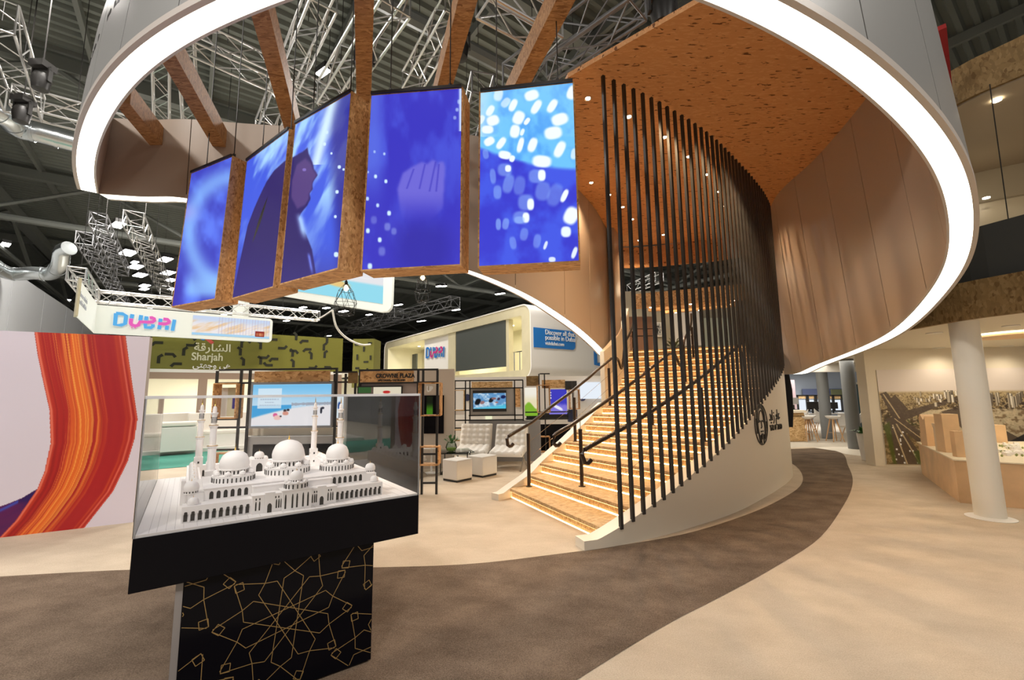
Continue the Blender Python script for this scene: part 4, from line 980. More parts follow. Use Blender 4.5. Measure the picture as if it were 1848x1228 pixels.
# ================================================================== BACKGROUND TOOLS
def pbox(mb, x0, y0, x1, y1, Y, d, dy=0.0):   # box standing at depth Y that fills a pixel rectangle
    xm, ym = (x0 + x1) / 2, (y0 + y1) / 2
    X0 = at(x0, ym, Y).x; X1 = at(x1, ym, Y).x; Z1 = at(xm, y0, Y).z; Z0 = at(xm, y1, Y).z
    Y += dy
    return mb.hexa([(X0, Y, Z0), (X1, Y, Z0), (X1, Y + d, Z0), (X0, Y + d, Z0)], [(X0, Y, Z1), (X1, Y, Z1), (X1, Y + d, Z1), (X0, Y + d, Z1)])
def ppic(nm, fn, x0, y0, x1, y1, Y, m, par, nx=120, ny=80):
    xm, ym = (x0 + x1) / 2, (y0 + y1) / 2
    X0 = at(x0, ym, Y).x; X1 = at(x1, ym, Y).x; Z1 = at(xm, y0, Y).z; Z0 = at(xm, y1, Y).z
    return picture(nm, fn, (X0, Y, Z1), (X1, Y, Z1), (X0, Y, Z0), (X1, Y, Z0), nx, ny, m, par)
def pr1(par, nm, m, *a, **k): return pbox(MB(), *a, **k).build(nm, m, par)
def hframe(mb, x0, y0, x1, y1, Y, w_=.03, d=.03):          # open rectangular frame
    xm, ym = (x0 + x1) / 2, (y0 + y1) / 2
    X0 = at(x0, ym, Y).x; X1 = at(x1, ym, Y).x; Z1 = at(xm, y0, Y).z; Z0 = at(xm, y1, Y).z
    for z in (Z0, Z1): mb.box(((X0 + X1) / 2, Y, z), (X1 - X0 + w_, d, w_))
    for x in (X0, X1): mb.box((x, Y, (Z0 + Z1) / 2), (w_, d, Z1 - Z0))
    return mb
def vpost(mb, x, y0, y1, Y, w_=.03, foot=None):
    X = at(x, (y0 + y1) / 2, Y).x; Z1 = at(x, y0, Y).z; Z0 = at(x, y1, Y).z if foot is None else foot
    return mb.box((X, Y, (Z0 + Z1) / 2), (w_, w_, Z1 - Z0))
def hbar(mb, x0, x1, y, Y, w_=.03):
    a = at(x0, y, Y); b_ = at(x1, y, Y); z = (a.z + b_.z) / 2; return mb.box(((a.x + b_.x) / 2, Y, z), (b_.x - a.x, w_, w_))
def obox(par, nm, x0, y0, x1, y1, Y, d=.25, m=None, dy=0):   # open-fronted board box (a shelf box)
    xm, ym = (x0 + x1) / 2, (y0 + y1) / 2
    X0 = at(x0, ym, Y).x; X1 = at(x1, ym, Y).x; Z1 = at(xm, y0, Y).z; Z0 = at(xm, y1, Y).z; t = .018; b = MB(); Y2 = Y + dy
    b.box(((X0 + X1) / 2, Y2 + d / 2, Z1), (X1 - X0, d, t)); b.box(((X0 + X1) / 2, Y2 + d / 2, Z0), (X1 - X0, d, t))
    b.box((X0, Y2 + d / 2, (Z0 + Z1) / 2), (t, d, Z1 - Z0)); b.box((X1, Y2 + d / 2, (Z0 + Z1) / 2), (t, d, Z1 - Z0))
    b.build(nm, m or OSB, par)
AR_SHARJAH = '\ufe94\ufed7\ufead\ufe8e\ufeb8\ufedf\ufe8d'

# ---------------- green fascia stand at the left
gs = T('green_exhibition_stand', 'olive green stand with cut out bent slots and a coloured emblem, behind the hanging sign', 'exhibition stand', at(300, 850, 13.6))
gA = at(262, 666, 13.2); gB = at(617, 672, 16.4); gA.z = gB.z = 2.5
gd = (gB - gA).normalized(); gn = gd.cross(Vector((0, 0, 1)))
if gn.y < 0: gn = -gn
gl_ = (gB - gA).length; gh = 1.26
MB().hexa([gA, gB, gB + gn * .3, gA + gn * .3], [p + Vector((0, 0, gh)) for p in (gA, gB, gB + gn * .3, gA + gn * .3)]).build('fascia', GREENP, gs)
random.seed(3); SLOTD = mat('slot_dark', (.018, .018, .008), .8)
def slot(x, z, L, ang):
    sl = MB()
    c_, s_ = math.cos(ang), math.sin(ang); e = 1 if hsh(np.float64(x * 3)) > .5 else -1
    P_ = [(0, 0), (L, 0), (L + .07, .09 * e)]; ribbon(sl, [(x + a * c_ - b_ * s_, z + a * s_ + b_ * c_) for a, b_ in P_], .085, gA, gd, Vector((0, 0, 1)), .004, .008); sl.build('slot', SLOTD, gs)
# the plane normal of ribbon() points at the viewer
for i in range(11):
    for j in range(4):
        x = .35 + i * .52 + random.uniform(-.1, .1); z = .16 + j * .30 + random.uniform(-.05, .05)
        if 1.0 < x < 2.2: continue
        if x < gl_ - .35: slot(x, z, .2, random.choice([0, math.pi / 2, math.pi / 2, math.pi]))
text('lettering', 'Sharjah', .34, gA + gd * 1.10 + Vector((0, 0, .30)) - gn * .012, gd, (0, 0, 1), mat('sign_cream', (.72, .70, .52), .5), gs, sx=.85, bold=.006)
text('lettering', AR_SHARJAH, .34, gA + gd * 1.15 + Vector((0, 0, .60)) - gn * .012, gd, (0, 0, 1), MATS['sign_cream'], gs, bold=.006)
text('lettering', '\ufef2\ufe98\ufeec\ufe9f\ufeed \ufef2\ufeeb', .24, gA + gd * 1.15 + Vector((0, 0, .06)) - gn * .012, gd, (0, 0, 1), PLASW, gs, bold=.004)
for k, (cx_, cz_, a_, m_) in enumerate([(1.2, 1.14, -.9, mat('emblem_grey', (.35, .38, .34), .5)), (1.38, 1.06, 1.4, BLUE), (1.55, .93, -.7, mat('emblem_red', (.6, .08, .07), .5)), (1.75, 1.02, 0, MATS['emblem_red']), (1.95, 1.17, .4, mat('emblem_sky', (.12, .42, .75), .5)), (1.62, 1.16, .8, MATS['emblem_grey'])]):
    b = MB(); c_, s_ = math.cos(a_), math.sin(a_); ribbon(b, [(cx_ - .12 * c_, cz_ - .12 * s_), (cx_ + .12 * c_, cz_ + .12 * s_)], .10, gA, gd, Vector((0, 0, 1)), .006, .01); b.build('emblem_stroke', m_, gs)
li = MB(); q = [gA - Vector((0, 0, .10)), gB - Vector((0, 0, .10)), gB - Vector((0, 0, .10)) + gn * .3, gA - Vector((0, 0, .10)) + gn * .3]
li.hexa(q, [p + Vector((0, 0, .098)) for p in q]).build('white_lintel', WHITE, gs)
q = [p - Vector((0, 0, .20)) for p in q]; MB().hexa(q, [p + Vector((0, 0, .198)) for p in q]).build('brown_lintel', mat('brown_lintel', (.32, .22, .16), .5), gs)
for t_ in (.255, .98):
    p = gA + gd * (gl_ * t_) + gn * .1; MB().box((p.x, p.y, 1.1), (.24, .24, 2.2), math.atan2(gd.y, gd.x)).build('pillar', MATS['brown_lintel'], gs)
pf = MB(); o_ = Vector((0, 0, -2.5)); q = [gA + o_ - gd * 1.5 - gn * 1.0, gB + o_ - gn * 1.0, gB + o_ + gn * 5, gA + o_ - gd * 1.5 + gn * 5]
pf.hexa([p + Vector((0, 0, .012)) for p in q], [p + Vector((0, 0, .12)) for p in q]).build('platform', WHITE, gs)
q = [gA + o_ - gd * 3 - gn * 4.2, gA + o_ - gn * 4.2 + gd * 2.2, gA + o_ - gn * 1.0 + gd * 2.2, gA + o_ - gd * 3 - gn * 1.0]
tag(MB().hexa([p + Vector((0, 0, .01)) for p in q], [p + Vector((0, 0, .016)) for p in q]).build('teal_carpet', TEALC), 'teal green carpet strip in front of the olive green stand', 'carpet')
# back wall, ceiling and posters of the stand
bwA = gA + o_ + gn * 4.5 - gd * 1.5; bwB = gB + o_ + gn * 4.5 + gd * 2
MB().slab([bwA, bwB, bwB + Vector((0, 0, 2.4)), bwA + Vector((0, 0, 2.4))], .1).build('rear_wall', mat('lit_wall', (.72, .70, .58), .6), gs)
q = [gA + gd * -1.5 + gn * .3, gB + gn * .3 + gd * 1, gB + gn * 4.5 + gd * 1, gA - gd * 1.5 + gn * 4.5]
MB().hexa([p - Vector((0, 0, .05)) for p in q], q).build('canopy', WHITE, gs)
for t_ in (1.2, 2.6, 4.0):
    lb = MB(); a_ = gA + gn * t_ - gd * 1.4 - Vector((0, 0, .06)); b_ = gB + gn * t_ - Vector((0, 0, .06)); lb.bar(a_, b_, .10, .03).build('light_bar', emis('soft_light_bar', (1, .95, .78), 3.0), gs)
light('AREA', gA + gd * 1.5 + gn * 2 - Vector((0, 0, .2)), 130, (1, .95, .8), 2.5, rot=(0, 0, 0), name='stand_light'); light('AREA', gA + gd * 4.5 + gn * 2 - Vector((0, 0, .2)), 110, (1, .95, .8), 2.5, rot=(0, 0, 0), name='stand_light')
def fposter(s, sky, low):
    def fn(U, V): C = mixc(solid(U, sky), low, sm(.45, .6, V + .25 * (fbm(U * 4, V * 4, s) - .5))); return mixc(C, (30, 40, 60), sm(.55, .7, fbm(U * 9, V * 14, s + 3)) * sm(.4, .6, V))
    return fn
for (a_, b_, z0, z1, s_, c1, c2) in ((1.7, 2.9, .75, 2.15, 1, (235, 240, 225), (150, 160, 110)), (3.2, 3.9, .9, 2.1, 2, (205, 225, 240), (60, 90, 150)), (4.1, 5.2, 1.3, 2.1, 4, (210, 210, 215), (90, 90, 110)), (5.6, 6.3, .9, 2.1, 6, (225, 220, 240), (60, 40, 160))):
    p0 = bwA + (bwB - bwA).normalized() * a_ - gn * .02; p1 = bwA + (bwB - bwA).normalized() * b_ - gn * .02
    picture('poster', fposter(s_, c1, c2), p0 + Vector((0, 0, z1)), p1 + Vector((0, 0, z1)), p0 + Vector((0, 0, z0)), p1 + Vector((0, 0, z0)), 40, 50, SCR2, gs)
# seats and counters inside
def seat_block(px, py, Y, w_, label, nm='upholstered_bench', h=.42, back=True):
    p = at(px, py, Y); p.z = .12; t = T(nm, label, 'bench', p, rz=math.atan2(gd.y, gd.x))
    attach0(MB().box((0, 0, h * .45), (w_, .6, h * .9)).build('base', WHITE, bevel=.01), t); attach0(MB().box((0, -.02, h), (w_ * .97, .58, .12)).build('cushion', LEATHER, bevel=.03), t)
    if back: attach0(MB().box((0, .27, h + .3), (w_, .14, .6)).build('backrest', LEATHER, bevel=.04), t)
seat_block(292, 770, 13.6, 1.4, 'cream bench with a tall backrest inside the green stand, left of its pillar')
seat_block(318, 790, 12.7, .95, 'white counter block with a cream cushion in front of the stand pillar', 'cushion_counter', .75, False)
seat_block(400, 780, 14.0, 1.8, 'cream bench seen through the open black frame', back=True)
# second green block, further right
g2 = T('green_slotted_tower', 'separate olive green slotted tower left of the double deck stand', 'tower', at(650, 720, 19))
pr1(g2, 'tower_body', GREENP, 636, 612, 674, 700, 19.5, 1.0)
for x, y, w_, h in ((640, 620, 8, 4), (655, 626, 3, 9), (664, 618, 7, 3), (643, 640, 3, 10), (656, 652, 8, 3), (667, 642, 3, 8), (641, 663, 7, 4), (661, 665, 3, 8)): pbox(MB(), x, y, x + w_, y + h, 19.48, .02).build('slot', SLOTD, g2)

# ---------------- hanging DUBAI sign
hs = T('hanging_sign', 'long pale hanging sign with DUBAI in blue and pink, bent at its left end', 'sign', at(173, 550, 12))
sA = at(168, 601, 12.0); sz0 = sA.z; sB = atp(490, 622, sA, (-dB.y, dB.x, 0)); sh = at(173, 550, 12.0).z - sz0
sB.z = sz0; sx_ = (sB - sA).normalized(); sn = Vector((-sx_.y, sx_.x, 0))
if sn.y < 0: sn = -sn
Zs = Vector((0, 0, 1)); sL = (sB - sA).length
def rrect(L, H, r, c=(0, 0, 1, 1), n_=6):
    out = []
    for (cx_, cy_, a0, on) in ((r, r, 180, c[0]), (L - r, r, 270, c[1]), (L - r, H - r, 0, c[2]), (r, H - r, 90, c[3])):
        if on:
            for k in range(n_ + 1): a = math.radians(a0 + 90 * k / n_); out.append((cx_ + r * math.cos(a), cy_ + r * math.sin(a)))
        else: out.append((0 if cx_ == r else L, 0 if cy_ == r else H))
    return out
pl = rrect(sL, sh, .12, (0, 1, 1, 0)); MB().slab([sA + sx_ * x + Zs * z for x, z in pl], .12 if (sx_.cross(Zs)).dot(sn) > 0 else -.12).build('front_panel', SIGNW, hs)
def onsign(x, z, o=.01): return sA + sx_ * x + Zs * z - sn * o
xs = lambda px: (atp(px, 590, sA, sn) - sA).dot(sx_)
dubai_logo(onsign(xs(203), sh * .80, .015), sx_, Zs, xs(317) - xs(203), hs, off=.004, mb_=BLUEE, mp_=PINKE, wr=36)
def fsand(U, V):
    C = mixc(solid(U, (245, 238, 238)), (205, 220, 245), sm(.5, .1, V)); C = mixc(C, (240, 200, 150), sm(.4, .8, fbm(U * 12 + V * 6, V * 3, 2)) * sm(.1, .4, V)); C = mixc(C, (190, 180, 205), (np.sin(U * 160) > .6) * (U > .3) * .4); C = mixc(C, (170, 215, 245), sm(.86, .9, V))
    C = mixc(C, (150, 40, 30), ((U > .8) & (U < .93) & (V > .62) & (V < .92)).astype(float)); return mixc(C, (240, 160, 110), ((U > .82) & (U < .91) & (V > .72) & (V < .88) & (np.sin(U * 300) > 0)).astype(float))
x0, x1 = xs(347), xs(487); picture('sign_picture', fsand, onsign(x0, sh * .90), onsign(x1, sh * .90), onsign(x0, sh * .14), onsign(x1, sh * .14), 160, 60, SCR2, hs)
wA = sA + sx_ * .02; wdir = (at(140, 578, 10.3) - wA); wdir.z = 0; wdir = Vector((.62, -.785, 0)); wA2 = wA + wdir * 3.3
MB().hexa([wA, wA2, wA2 + Vector((-.1, .1, 0)), wA + Vector((-.1, .1, 0))], [p + Zs * (sh + .02) for p in (wA, wA2, wA2 + Vector((-.1, .1, 0)), wA + Vector((-.1, .1, 0)))]).build('side_wing', SIGNW, hs)
e0 = wA2; MB().hexa([e0, e0 + Vector((-.22, .18, 0)), e0 + Vector((-.24, .26, 0)), e0 + Vector((-.02, .08, 0))], [p + Zs * (sh + .05) for p in (e0, e0 + Vector((-.22, .18, 0)), e0 + Vector((-.24, .26, 0)), e0 + Vector((-.02, .08, 0)))]).build('wood_end', WOODB, hs)
q = []
wx = (wA - wA2).normalized(); wl_ = (wA - wA2).length
text('side_lettering', 'Discover all that\'s\npossible in Dubai', .17, wA2 + wx * .25 + Zs * (sh * .62) - Vector((.006, -.006, 0)) * -1, wx, Zs, mat('faint_grey_ink', (.42, .44, .5), .6), hs, ext=.006)
# trusses that carry it
zt = sz0 + sh + .55
truss('lighting_truss', 'pale aluminium truss above the hanging sign, parallel to its long face', sA + sx_ * -.1 + sn * .7 + Zs * (sh + .35), sB + sx_ * 1.6 + sn * .7 + Zs * (sh + .35), .32, ALU)
truss('lighting_truss', 'pale aluminium truss over the bent left end of the hanging sign', sA + sx_ * -.2 + sn * .7 + Zs * (sh + .35), sA + sx_ * -.2 + sn * .7 + wdir * 2.9 + Zs * (sh + .35), .32, ALU)
cb = MB()
for t_ in (.05, .5, .95): p = sA + sx_ * (sL * t_) + sn * .06 + Zs * sh; cb.tube([p, p + sn * .6 + Zs * .3], .008, 5); cb.tube([p + sn * .6 + Zs * .3, (p.x + .4 * sn.x, p.y + .4 * sn.y, 9.5)], .008, 5)
cb.build('suspension_cable', BLACK, hs)
# ---------------- large picture screen behind the blue screens
ks = T('kayak_picture_screen', 'large white framed hanging picture with a kayak paddler, behind the blue screens', 'screen', at(600, 540, 17))
c_ = [at(478, 520, 17), at(704, 561, 17)]; kd = Vector((1, -.02, 0)).normalized()
def kp(px, py): p = atp(px, py, c_[0], (0, 1, 0)); return p
L0 = (c_[1] - c_[0]); poly = [kp(440, 420), kp(711, 440), kp(707, 548), kp(705, 556), kp(699, 562), kp(688, 563), kp(470, 527)]
MB().slab(poly, .25 if (poly[1] - poly[0]).cross(poly[-1] - poly[0]).y > 0 else -.25).build('frame_body', SIGNW, ks)
def fkay(U, V):
    C = mixc(solid(U, (236, 236, 240)), (150, 225, 245), sm(.60, .66, V + U * -.06)); C = mixc(C, (255, 255, 255), sm(.5, .8, fbm(U * 20, V * 20, 3)) * (V < .6) * .4)
    C = mixc(C, (240, 205, 130), blob(U, V, .63, .74, .12, .07, 22, .5)); C = mixc(C, (70, 60, 120), blob(U, V, .60, .60, .045, .12, 0, .4)); C = mixc(C, (180, 110, 80), blob(U, V, .60, .48, .022, .05))
    C = mixc(C, (25, 105, 165), blob(U, V, .90, .45, .06, .045, -12, .3)); C = mixc(C, (25, 105, 165), blob(U, V, .44, .71, .035, .035, -5, .3)); dst = np.abs((V - .71) - (.45 - .71) * (U - .44) / .46); return mixc(C, (80, 90, 110), (dst < .012) * (U > .44) * (U < .9))
ins = [kp(452, 425), kp(694, 447), kp(462, 515), kp(691, 549)]; ins = [p - Vector((0, .02, 0)) for p in ins]
picture('kayak_picture', fkay, ins[0], ins[1], ins[2], ins[3], 200, 110, SCR2, ks)
pb_ = MB(); pbox(pb_, 420, 540, 441, 575, 16.8, .3); pb_.build('end_post', SIGNW, ks)

# ---------------- double deck stand
dd_ = T('double_deck_stand', 'large white double deck exhibition stand with rounded wood edges and a dark upper screen', 'exhibition stand', (.957, 22, 0))
DA = Vector((-.595, .804, 0)); DB = Vector((.804, .595, 0)); D0 = Vector((.957, 22, 0)); DL = 20.5; DW = 18; z0, z1 = 2.42, 6.2
def dp(a, b_, z): return D0 + DA * a + DB * b_ + Vector((0, 0, z))
def tube_rect(a0, a1, zz0, zz1, r, n_=8):
    out = []
    for (ca, cz, s0) in ((a1 - r, zz0 + r, 270), (a1 - r, zz1 - r, 0), (a0 + r, zz1 - r, 90), (a0 + r, zz0 + r, 180)):
        for k in range(n_ + 1): t_ = math.radians(s0 + 90 * k / n_); out.append((ca + r * math.cos(t_), cz + r * math.sin(t_)))
    return out
outer = tube_rect(0, DL, z0, z1, .62); inner = tube_rect(.75, DL - .75, z0 + .42, z1 - .50, .1)
sh_ = MB(); n_ = len(outer)
R1 = [dp(a, 0, z) for a, z in outer]; R2_ = [dp(a, 0, z) for a, z in inner]
fr_ = MB()
for i in range(n_): j = (i + 1) % n_; fr_.add([R1[i], R1[j], R2_[j], R2_[i]], [(0, 1, 2, 3)])
fr_.build('wood_edge', WOODB, dd_)
wt = tube_rect(-.06, DL + .06, z0 - .06, z1 + .06, .66)
cap_ = MB(); A1 = [dp(a, -.05, z) for a, z in wt]; A2 = [dp(a, DW, z) for a, z in wt]; A0 = [dp(a, -.05, z) for a, z in outer]; A00 = [dp(a, .0, z) for a, z in outer]
cap_.grid([A0 + [A0[0]], A1 + [A1[0]], A2 + [A2[0]]]); cap_.grid([A0 + [A0[0]], A00 + [A00[0]]]); cap_.build('white_shell', WHITE, dd_, smooth=True)
B1 = [dp(a, 3.2, z) for a, z in inner]
iw = MB(); iw.grid([R2_ + [R2_[0]], B1 + [B1[0]]]); iw.add(B1, [tuple(range(n_))]); iw.build('upper_room', mat('warm_room', (.70, .66, .50), .6), dd_)
def dface(mb, a0, a1, zz0, zz1, b0=.25, t=.08): return mb.hexa([dp(a0, b0, zz0), dp(a1, b0, zz0), dp(a1, b0 + t, zz0), dp(a0, b0 + t, zz0)], [dp(a0, b0, zz1), dp(a1, b0, zz1), dp(a1, b0 + t, zz1), dp(a0, b0 + t, zz1)])
def dax(px, py, b=.25):                        # stand coordinates (a, z) of a pixel on its front
    p = atp(px, py, dp(0, b, 0), DB); return ((p - D0).dot(DA), p.z)
a1_, zt1 = dax(916, 575); a2_, zb2 = dax(826, 676); dface(MB(), dax(916, 640)[0], dax(826, 640)[0], dax(916, 662)[1], dax(916, 577)[1], .12).build('dark_upper_screen', DARKG, dd_)
dface(MB(), dax(811, 640, .3)[0], dax(766, 640, .3)[0], z0 + .42, z1 - .5, .3).build('logo_wall', WHITE, dd_)
lg = dp(dax(769, 627)[0], .24, dax(769, 627)[1]); dubai_logo(lg, -DA, Vector((0, 0, 1)), dax(769, 640)[0] - dax(803, 640)[0], dd_, off=.01, wr=30)
dface(MB(), dax(825, 640)[0], dax(812, 640)[0], z0 + .42, z1 - .5, .12, .3).build('wood_post', WOODB, dd_); dface(MB(), dax(922, 640)[0], dax(917, 640)[0], z0 + .42, z1 - .5, .12, .3).build('wood_post', WOODB, dd_)
dface(MB(), dax(752, 640, 2)[0], dax(744, 640, 2)[0], z0 + .42, z1 - 1.0, 2.0, .1).build('doorway', DARKG, dd_)
def fbw(U, V): return mixc(mixc(solid(U, (190, 190, 185)), (40, 40, 42), sm(.45, .6, fbm(U * 6, V * 7, 4)) * sm(.1, .5, V)), (30, 30, 30), ((np.abs(U - .5) < .26) & (np.abs(U - .5) > .2) | ((V > .2) & (V < .28) & (np.abs(U - .5) < .26))).astype(float))
pa, pz = dax(706, 637, 2.9); pa2, _ = dax(727, 637, 2.9)
picture('framed_photo', fbw, dp(pa, 2.9, pz), dp(pa2, 2.9, pz), dp(pa, 2.9, pz - 1.35), dp(pa2, 2.9, pz - 1.35), 30, 40, PRINT, dd_)
rl = MB()
for px in (918, 928, 938, 948): a_, _ = dax(px, 640, .4); rl.bar(dp(a_, .4, z0 + .4), dp(a_, .4, z0 + 1.45), .05)
rl.bar(dp(dax(918, 640, .4)[0], .4, z0 + 1.45), dp(dax(952, 640, .4)[0], .4, z0 + 1.45), .05); rl.build('railing', CHROME, dd_)
tb = MB()
for k in range(3): c = dp(1.6 + k * .5, 2 + .3 * k, z0 + .42); tb.lathe(c, [(.2, 0), (.25, .4), (.3, .8), (.1, .82)], 10)
tb.build('upper_chairs', WHITE, dd_)
for a_ in np.arange(1.5, 19, 2.2): MB().lathe(dp(a_, 1.6, z1 - .53), [(.001, 0), (.09, 0), (.09, .02)], 12).build('spot_lamp', DOWNW, dd_)
for a_ in (3, 9.5, 16): light('AREA', dp(a_, 1.4, z1 - .7), 190, (1, .93, .72), 1.5, name='stand_light')
# blue panel and lettering on the white side
def ds(b_, z, o=.07): return dp(-o, b_, z)
def dsb(px, py): p = atp(px, py, dp(-.07, 0, 0), DA); return ((p - D0).dot(DB), p.z)
bb0, bz0 = dsb(963, 627); bb1, bz1 = dsb(1037, 598); bz_t = dsb(963, 591)[1]
pl = rrect(bb1 - bb0, bz_t - bz0, .22, (0, 1, 0, 0)); MB().slab([ds(bb0 + x, bz0 + z) for x, z in pl], .03).build('blue_panel', BLUE, dd_)
hgt = bz_t - bz0
for k, (s_, sz_) in enumerate((("Discover all that's", .37), ('possible in Dubai', .37), ('visitdubai.com', .27))): text('panel_lettering', s_, sz_, ds(bb0 + .75, bz0 + hgt * (.70 - .27 * k), .11), DB, (0, 0, 1), PLASW, dd_, ext=.01, sx=.86)
lb_, lz_ = dsb(1069, 613); dubai_logo(ds(lb_, lz_, .07), DB, Vector((0, 0, 1)), 5.2, dd_, off=.02, wr=30)
# ground floor of the stand
q = [dp(1, 1.2, .012), dp(20, 1.2, .012), dp(20, 16, .012), dp(1, 16, .012)]; MB().hexa([dp(5, 4, .01), dp(20, 4, .01), dp(20, 4.2, .01), dp(5, 4.2, .01)], [dp(5, 4, z0), dp(20, 4, z0), dp(20, 4.2, z0), dp(5, 4.2, z0)]).build('lower_wall', WHITE, dd_)
for a_, b_ in ((1, 1), (10, 1), (19, 1), (1, 9), (1, 16)): MB().lathe(dp(a_, b_, .01), [(.2, 0), (.2, z0)], 16).build('support_column', WHITE, dd_)
for b_ in (4, 9, 14): light('AREA', dp(4, b_, 2.3), 120, (1, .97, .9), 2, name='stand_light')
for px, py in ((1055, 690), (1065, 692), (1082, 690)): MB().lathe(fl(px, py, 2.36), [(.001, 0), (.15, 0), (.15, .02)], 12).build('under_lamp', DOWNW, dd_)
MB().hexa([dp(1.5, 12, .01), dp(18, 12, .01), dp(18, 12.2, .01), dp(1.5, 12.2, .01)], [dp(1.5, 12, z0 - .1), dp(18, 12, z0 - .1), dp(18, 12.2, z0 - .1), dp(1.5, 12.2, z0 - .1)]).build('lit_back_wall', SIGNW, dd_)

# ---------------- cage pendants
def cage(p, lab, r=.2, lit=True):
    t = T('cage_pendant', lab, 'lamp', p, 'wire cage pendants')
    MB().tube([p, (p.x, p.y, 9.2)], .004, 5).build('cord', BLACK, t)
    MB().lathe((p.x, p.y, p.z - .09), [(.03, 0), (.028, .06), (.012, .09)], 12).build('socket', BLACK, t, smooth=True)
    MB().lathe((p.x, p.y, p.z - .20), [(.005, 0), (.035, .02), (.045, .055), (.02, .10), (.015, .11)], 12).build('bulb', emis('warm_bulb', (1, .7, .35), 9), t, smooth=True)
    w_ = MB(); rs = [(.03, -.07), (r * .62, -.20), (r, -.42), (r * .75, -.62), (r * .45, -.64)]; N6 = 6
    V_ = [[Vector((p.x + a * math.cos((k + .5 * (i % 2)) * math.pi / 3), p.y + a * math.sin((k + .5 * (i % 2)) * math.pi / 3), p.z + z)) for k in range(N6)] for i, (a, z) in enumerate(rs)]
    for i in range(len(rs)):
        for k in range(N6):
            w_.tube([V_[i][k], V_[i][(k + 1) % N6]], .004, 4)
            if i + 1 < len(rs): w_.tube([V_[i][k], V_[i + 1][k]], .004, 4); w_.tube([V_[i][k], V_[i + 1][(k - 1) % N6 if i % 2 == 0 else (k + 1) % N6]], .004, 4)
    w_.build('wire_cage', BLACK, t)
cage(at(625, 506, 7.6), 'black wire cage pendant with a lit bulb hanging below the third screen'); cage(at(763, 488, 8.2), 'black wire cage pendant mostly hidden behind the fourth screen', .16)
cw = [tuple(at(*q)) for q in ((600, 560, 14), (607, 590, 14.2), (625, 610, 14.6), (650, 622, 15), (668, 622, 15.5))]
tag(MB().tube([tuple(q) for q in cr(cw, 30)], .035, 6).build('white_cable', WHITE, smooth=True), 'thick white cable sagging down towards the double deck stand', 'cable')
cw = [tuple(at(*q)) for q in ((531, 571, 14), (550, 578, 14), (575, 575, 14), (600, 560, 14))]
tag(MB().tube([tuple(q) for q in cr(cw, 30)], .02, 6).build('white_cable', WHITE, smooth=True), 'thin white cable sagging from the truss end to the right', 'cable')

# ================================================================== STANDS BEHIND THE CASE
MAROON = mat('maroon_panel', (.07, .015, .02), .3); TAUPE = mat('taupe_panel', (.42, .34, .30), .5)
# A: open frame with the beach screen
YA = 7.25
fa = T('beach_screen_stand', 'black steel frame stand with board header and a big bright beach picture', 'display stand', at(500, 800, YA).xy.to_3d())
b = MB()
for x, y0, y1 in ((389, 667, 0), (433, 667, 0), (449, 667, 0), (606, 671, 0)): X = at(x, 720, YA).x; b.box((X, YA, 1.02), (.034, .034, 2.04))
for y, x0, x1 in ((667, 396, 610), (691, 392, 606), (757, 387, 431), (771, 386, 606), (812, 382, 431)): hbar(b, x0, x1, y, YA)
b.build('steel_frame', BLACK, fa)
pr1(fa, 'board_header', OSB, 459, 670, 594, 692, YA - .02, .05)
def fbeach(U, V):
    hor = .50 - .03 * U; C = mixc(solid(U, (120, 195, 240)), (190, 225, 248), sm(0, .5, V)); sea = sm(hor, hor + .02, V); C = mixc(C, (60, 165, 225), sea * (U < .5)); sand = (V > hor + .03 + .28 * (1 - U) ** 2).astype(float); C = mixc(C, (240, 236, 238), soft(sand, 1))
    C = mixc(C, (150, 140, 150), ((np.abs(V - hor) < .022 + .02 * hsh(np.floor(U * 60))) & (U > .5)) * .6); C = mixc(C, (225, 240, 250), ((U > .07) & (U < .37) & (V > .10) & (V < .58)) * .85)
    for v_ in (.36, .43, .50): C = mixc(C, (150, 165, 190), ((np.abs(V - v_) < .012) & (np.abs(U - .22) < .11 * hsh(np.float64(v_ * 9)) + .03) & (np.sin(U * 420) > -.2)) * .7)
    for x, y, rx, ry, c in ((.30, .74, .03, .05, (225, 90, 150)), (.33, .80, .05, .06, (245, 200, 190)), (.42, .64, .02, .04, (40, 30, 40)), (.46, .62, .02, .03, (30, 25, 35)), (.43, .70, .04, .05, (220, 150, 130)), (.37, .77, .015, .02, (40, 50, 60)), (.88, .64, .015, .08, (20, 25, 45)), (.90, .58, .02, .03, (30, 30, 50))): C = mixc(C, c, blob(U, V, x, y, rx, ry, 0, .3))
    return C
pr1(fa, 'screen_casing', mat('screen_grey', (.25, .25, .26), .4), 451, 690, 600, 773, YA - .06, .05)
ppic('beach_picture', fbeach, 455, 694, 597, 769, YA - .07, SCR2, fa, 170, 90)
pr1(fa, 'cabinet', mat('stand_grey', (.34, .33, .32), .5), 441, 788, 600, 925, YA + .03, .4); pr1(fa, 'black_glass_front', GLOSSB, 455, 802, 598, 850, YA + .02, .01)
pr1(fa, 'back_ledge', CREAM, 446, 773, 606, 786, YA + .2, .1)
obox(fa, 'board_box', 391, 693, 432, 755, YA, .2, OSB, -.1); obox(fa, 'board_box', 386, 818, 428, 852, YA, .2, OSB, -.1)
ppic('small_poster', lambda U, V: mixc(mixc(solid(U, (205, 205, 175)), (240, 245, 240), (U < .45).astype(float)), (40, 20, 130), ((U > .72) & (V > .35) & (V < .75)).astype(float)), 393, 700, 430, 752, YA + .12, PRINT, fa, 30, 30)
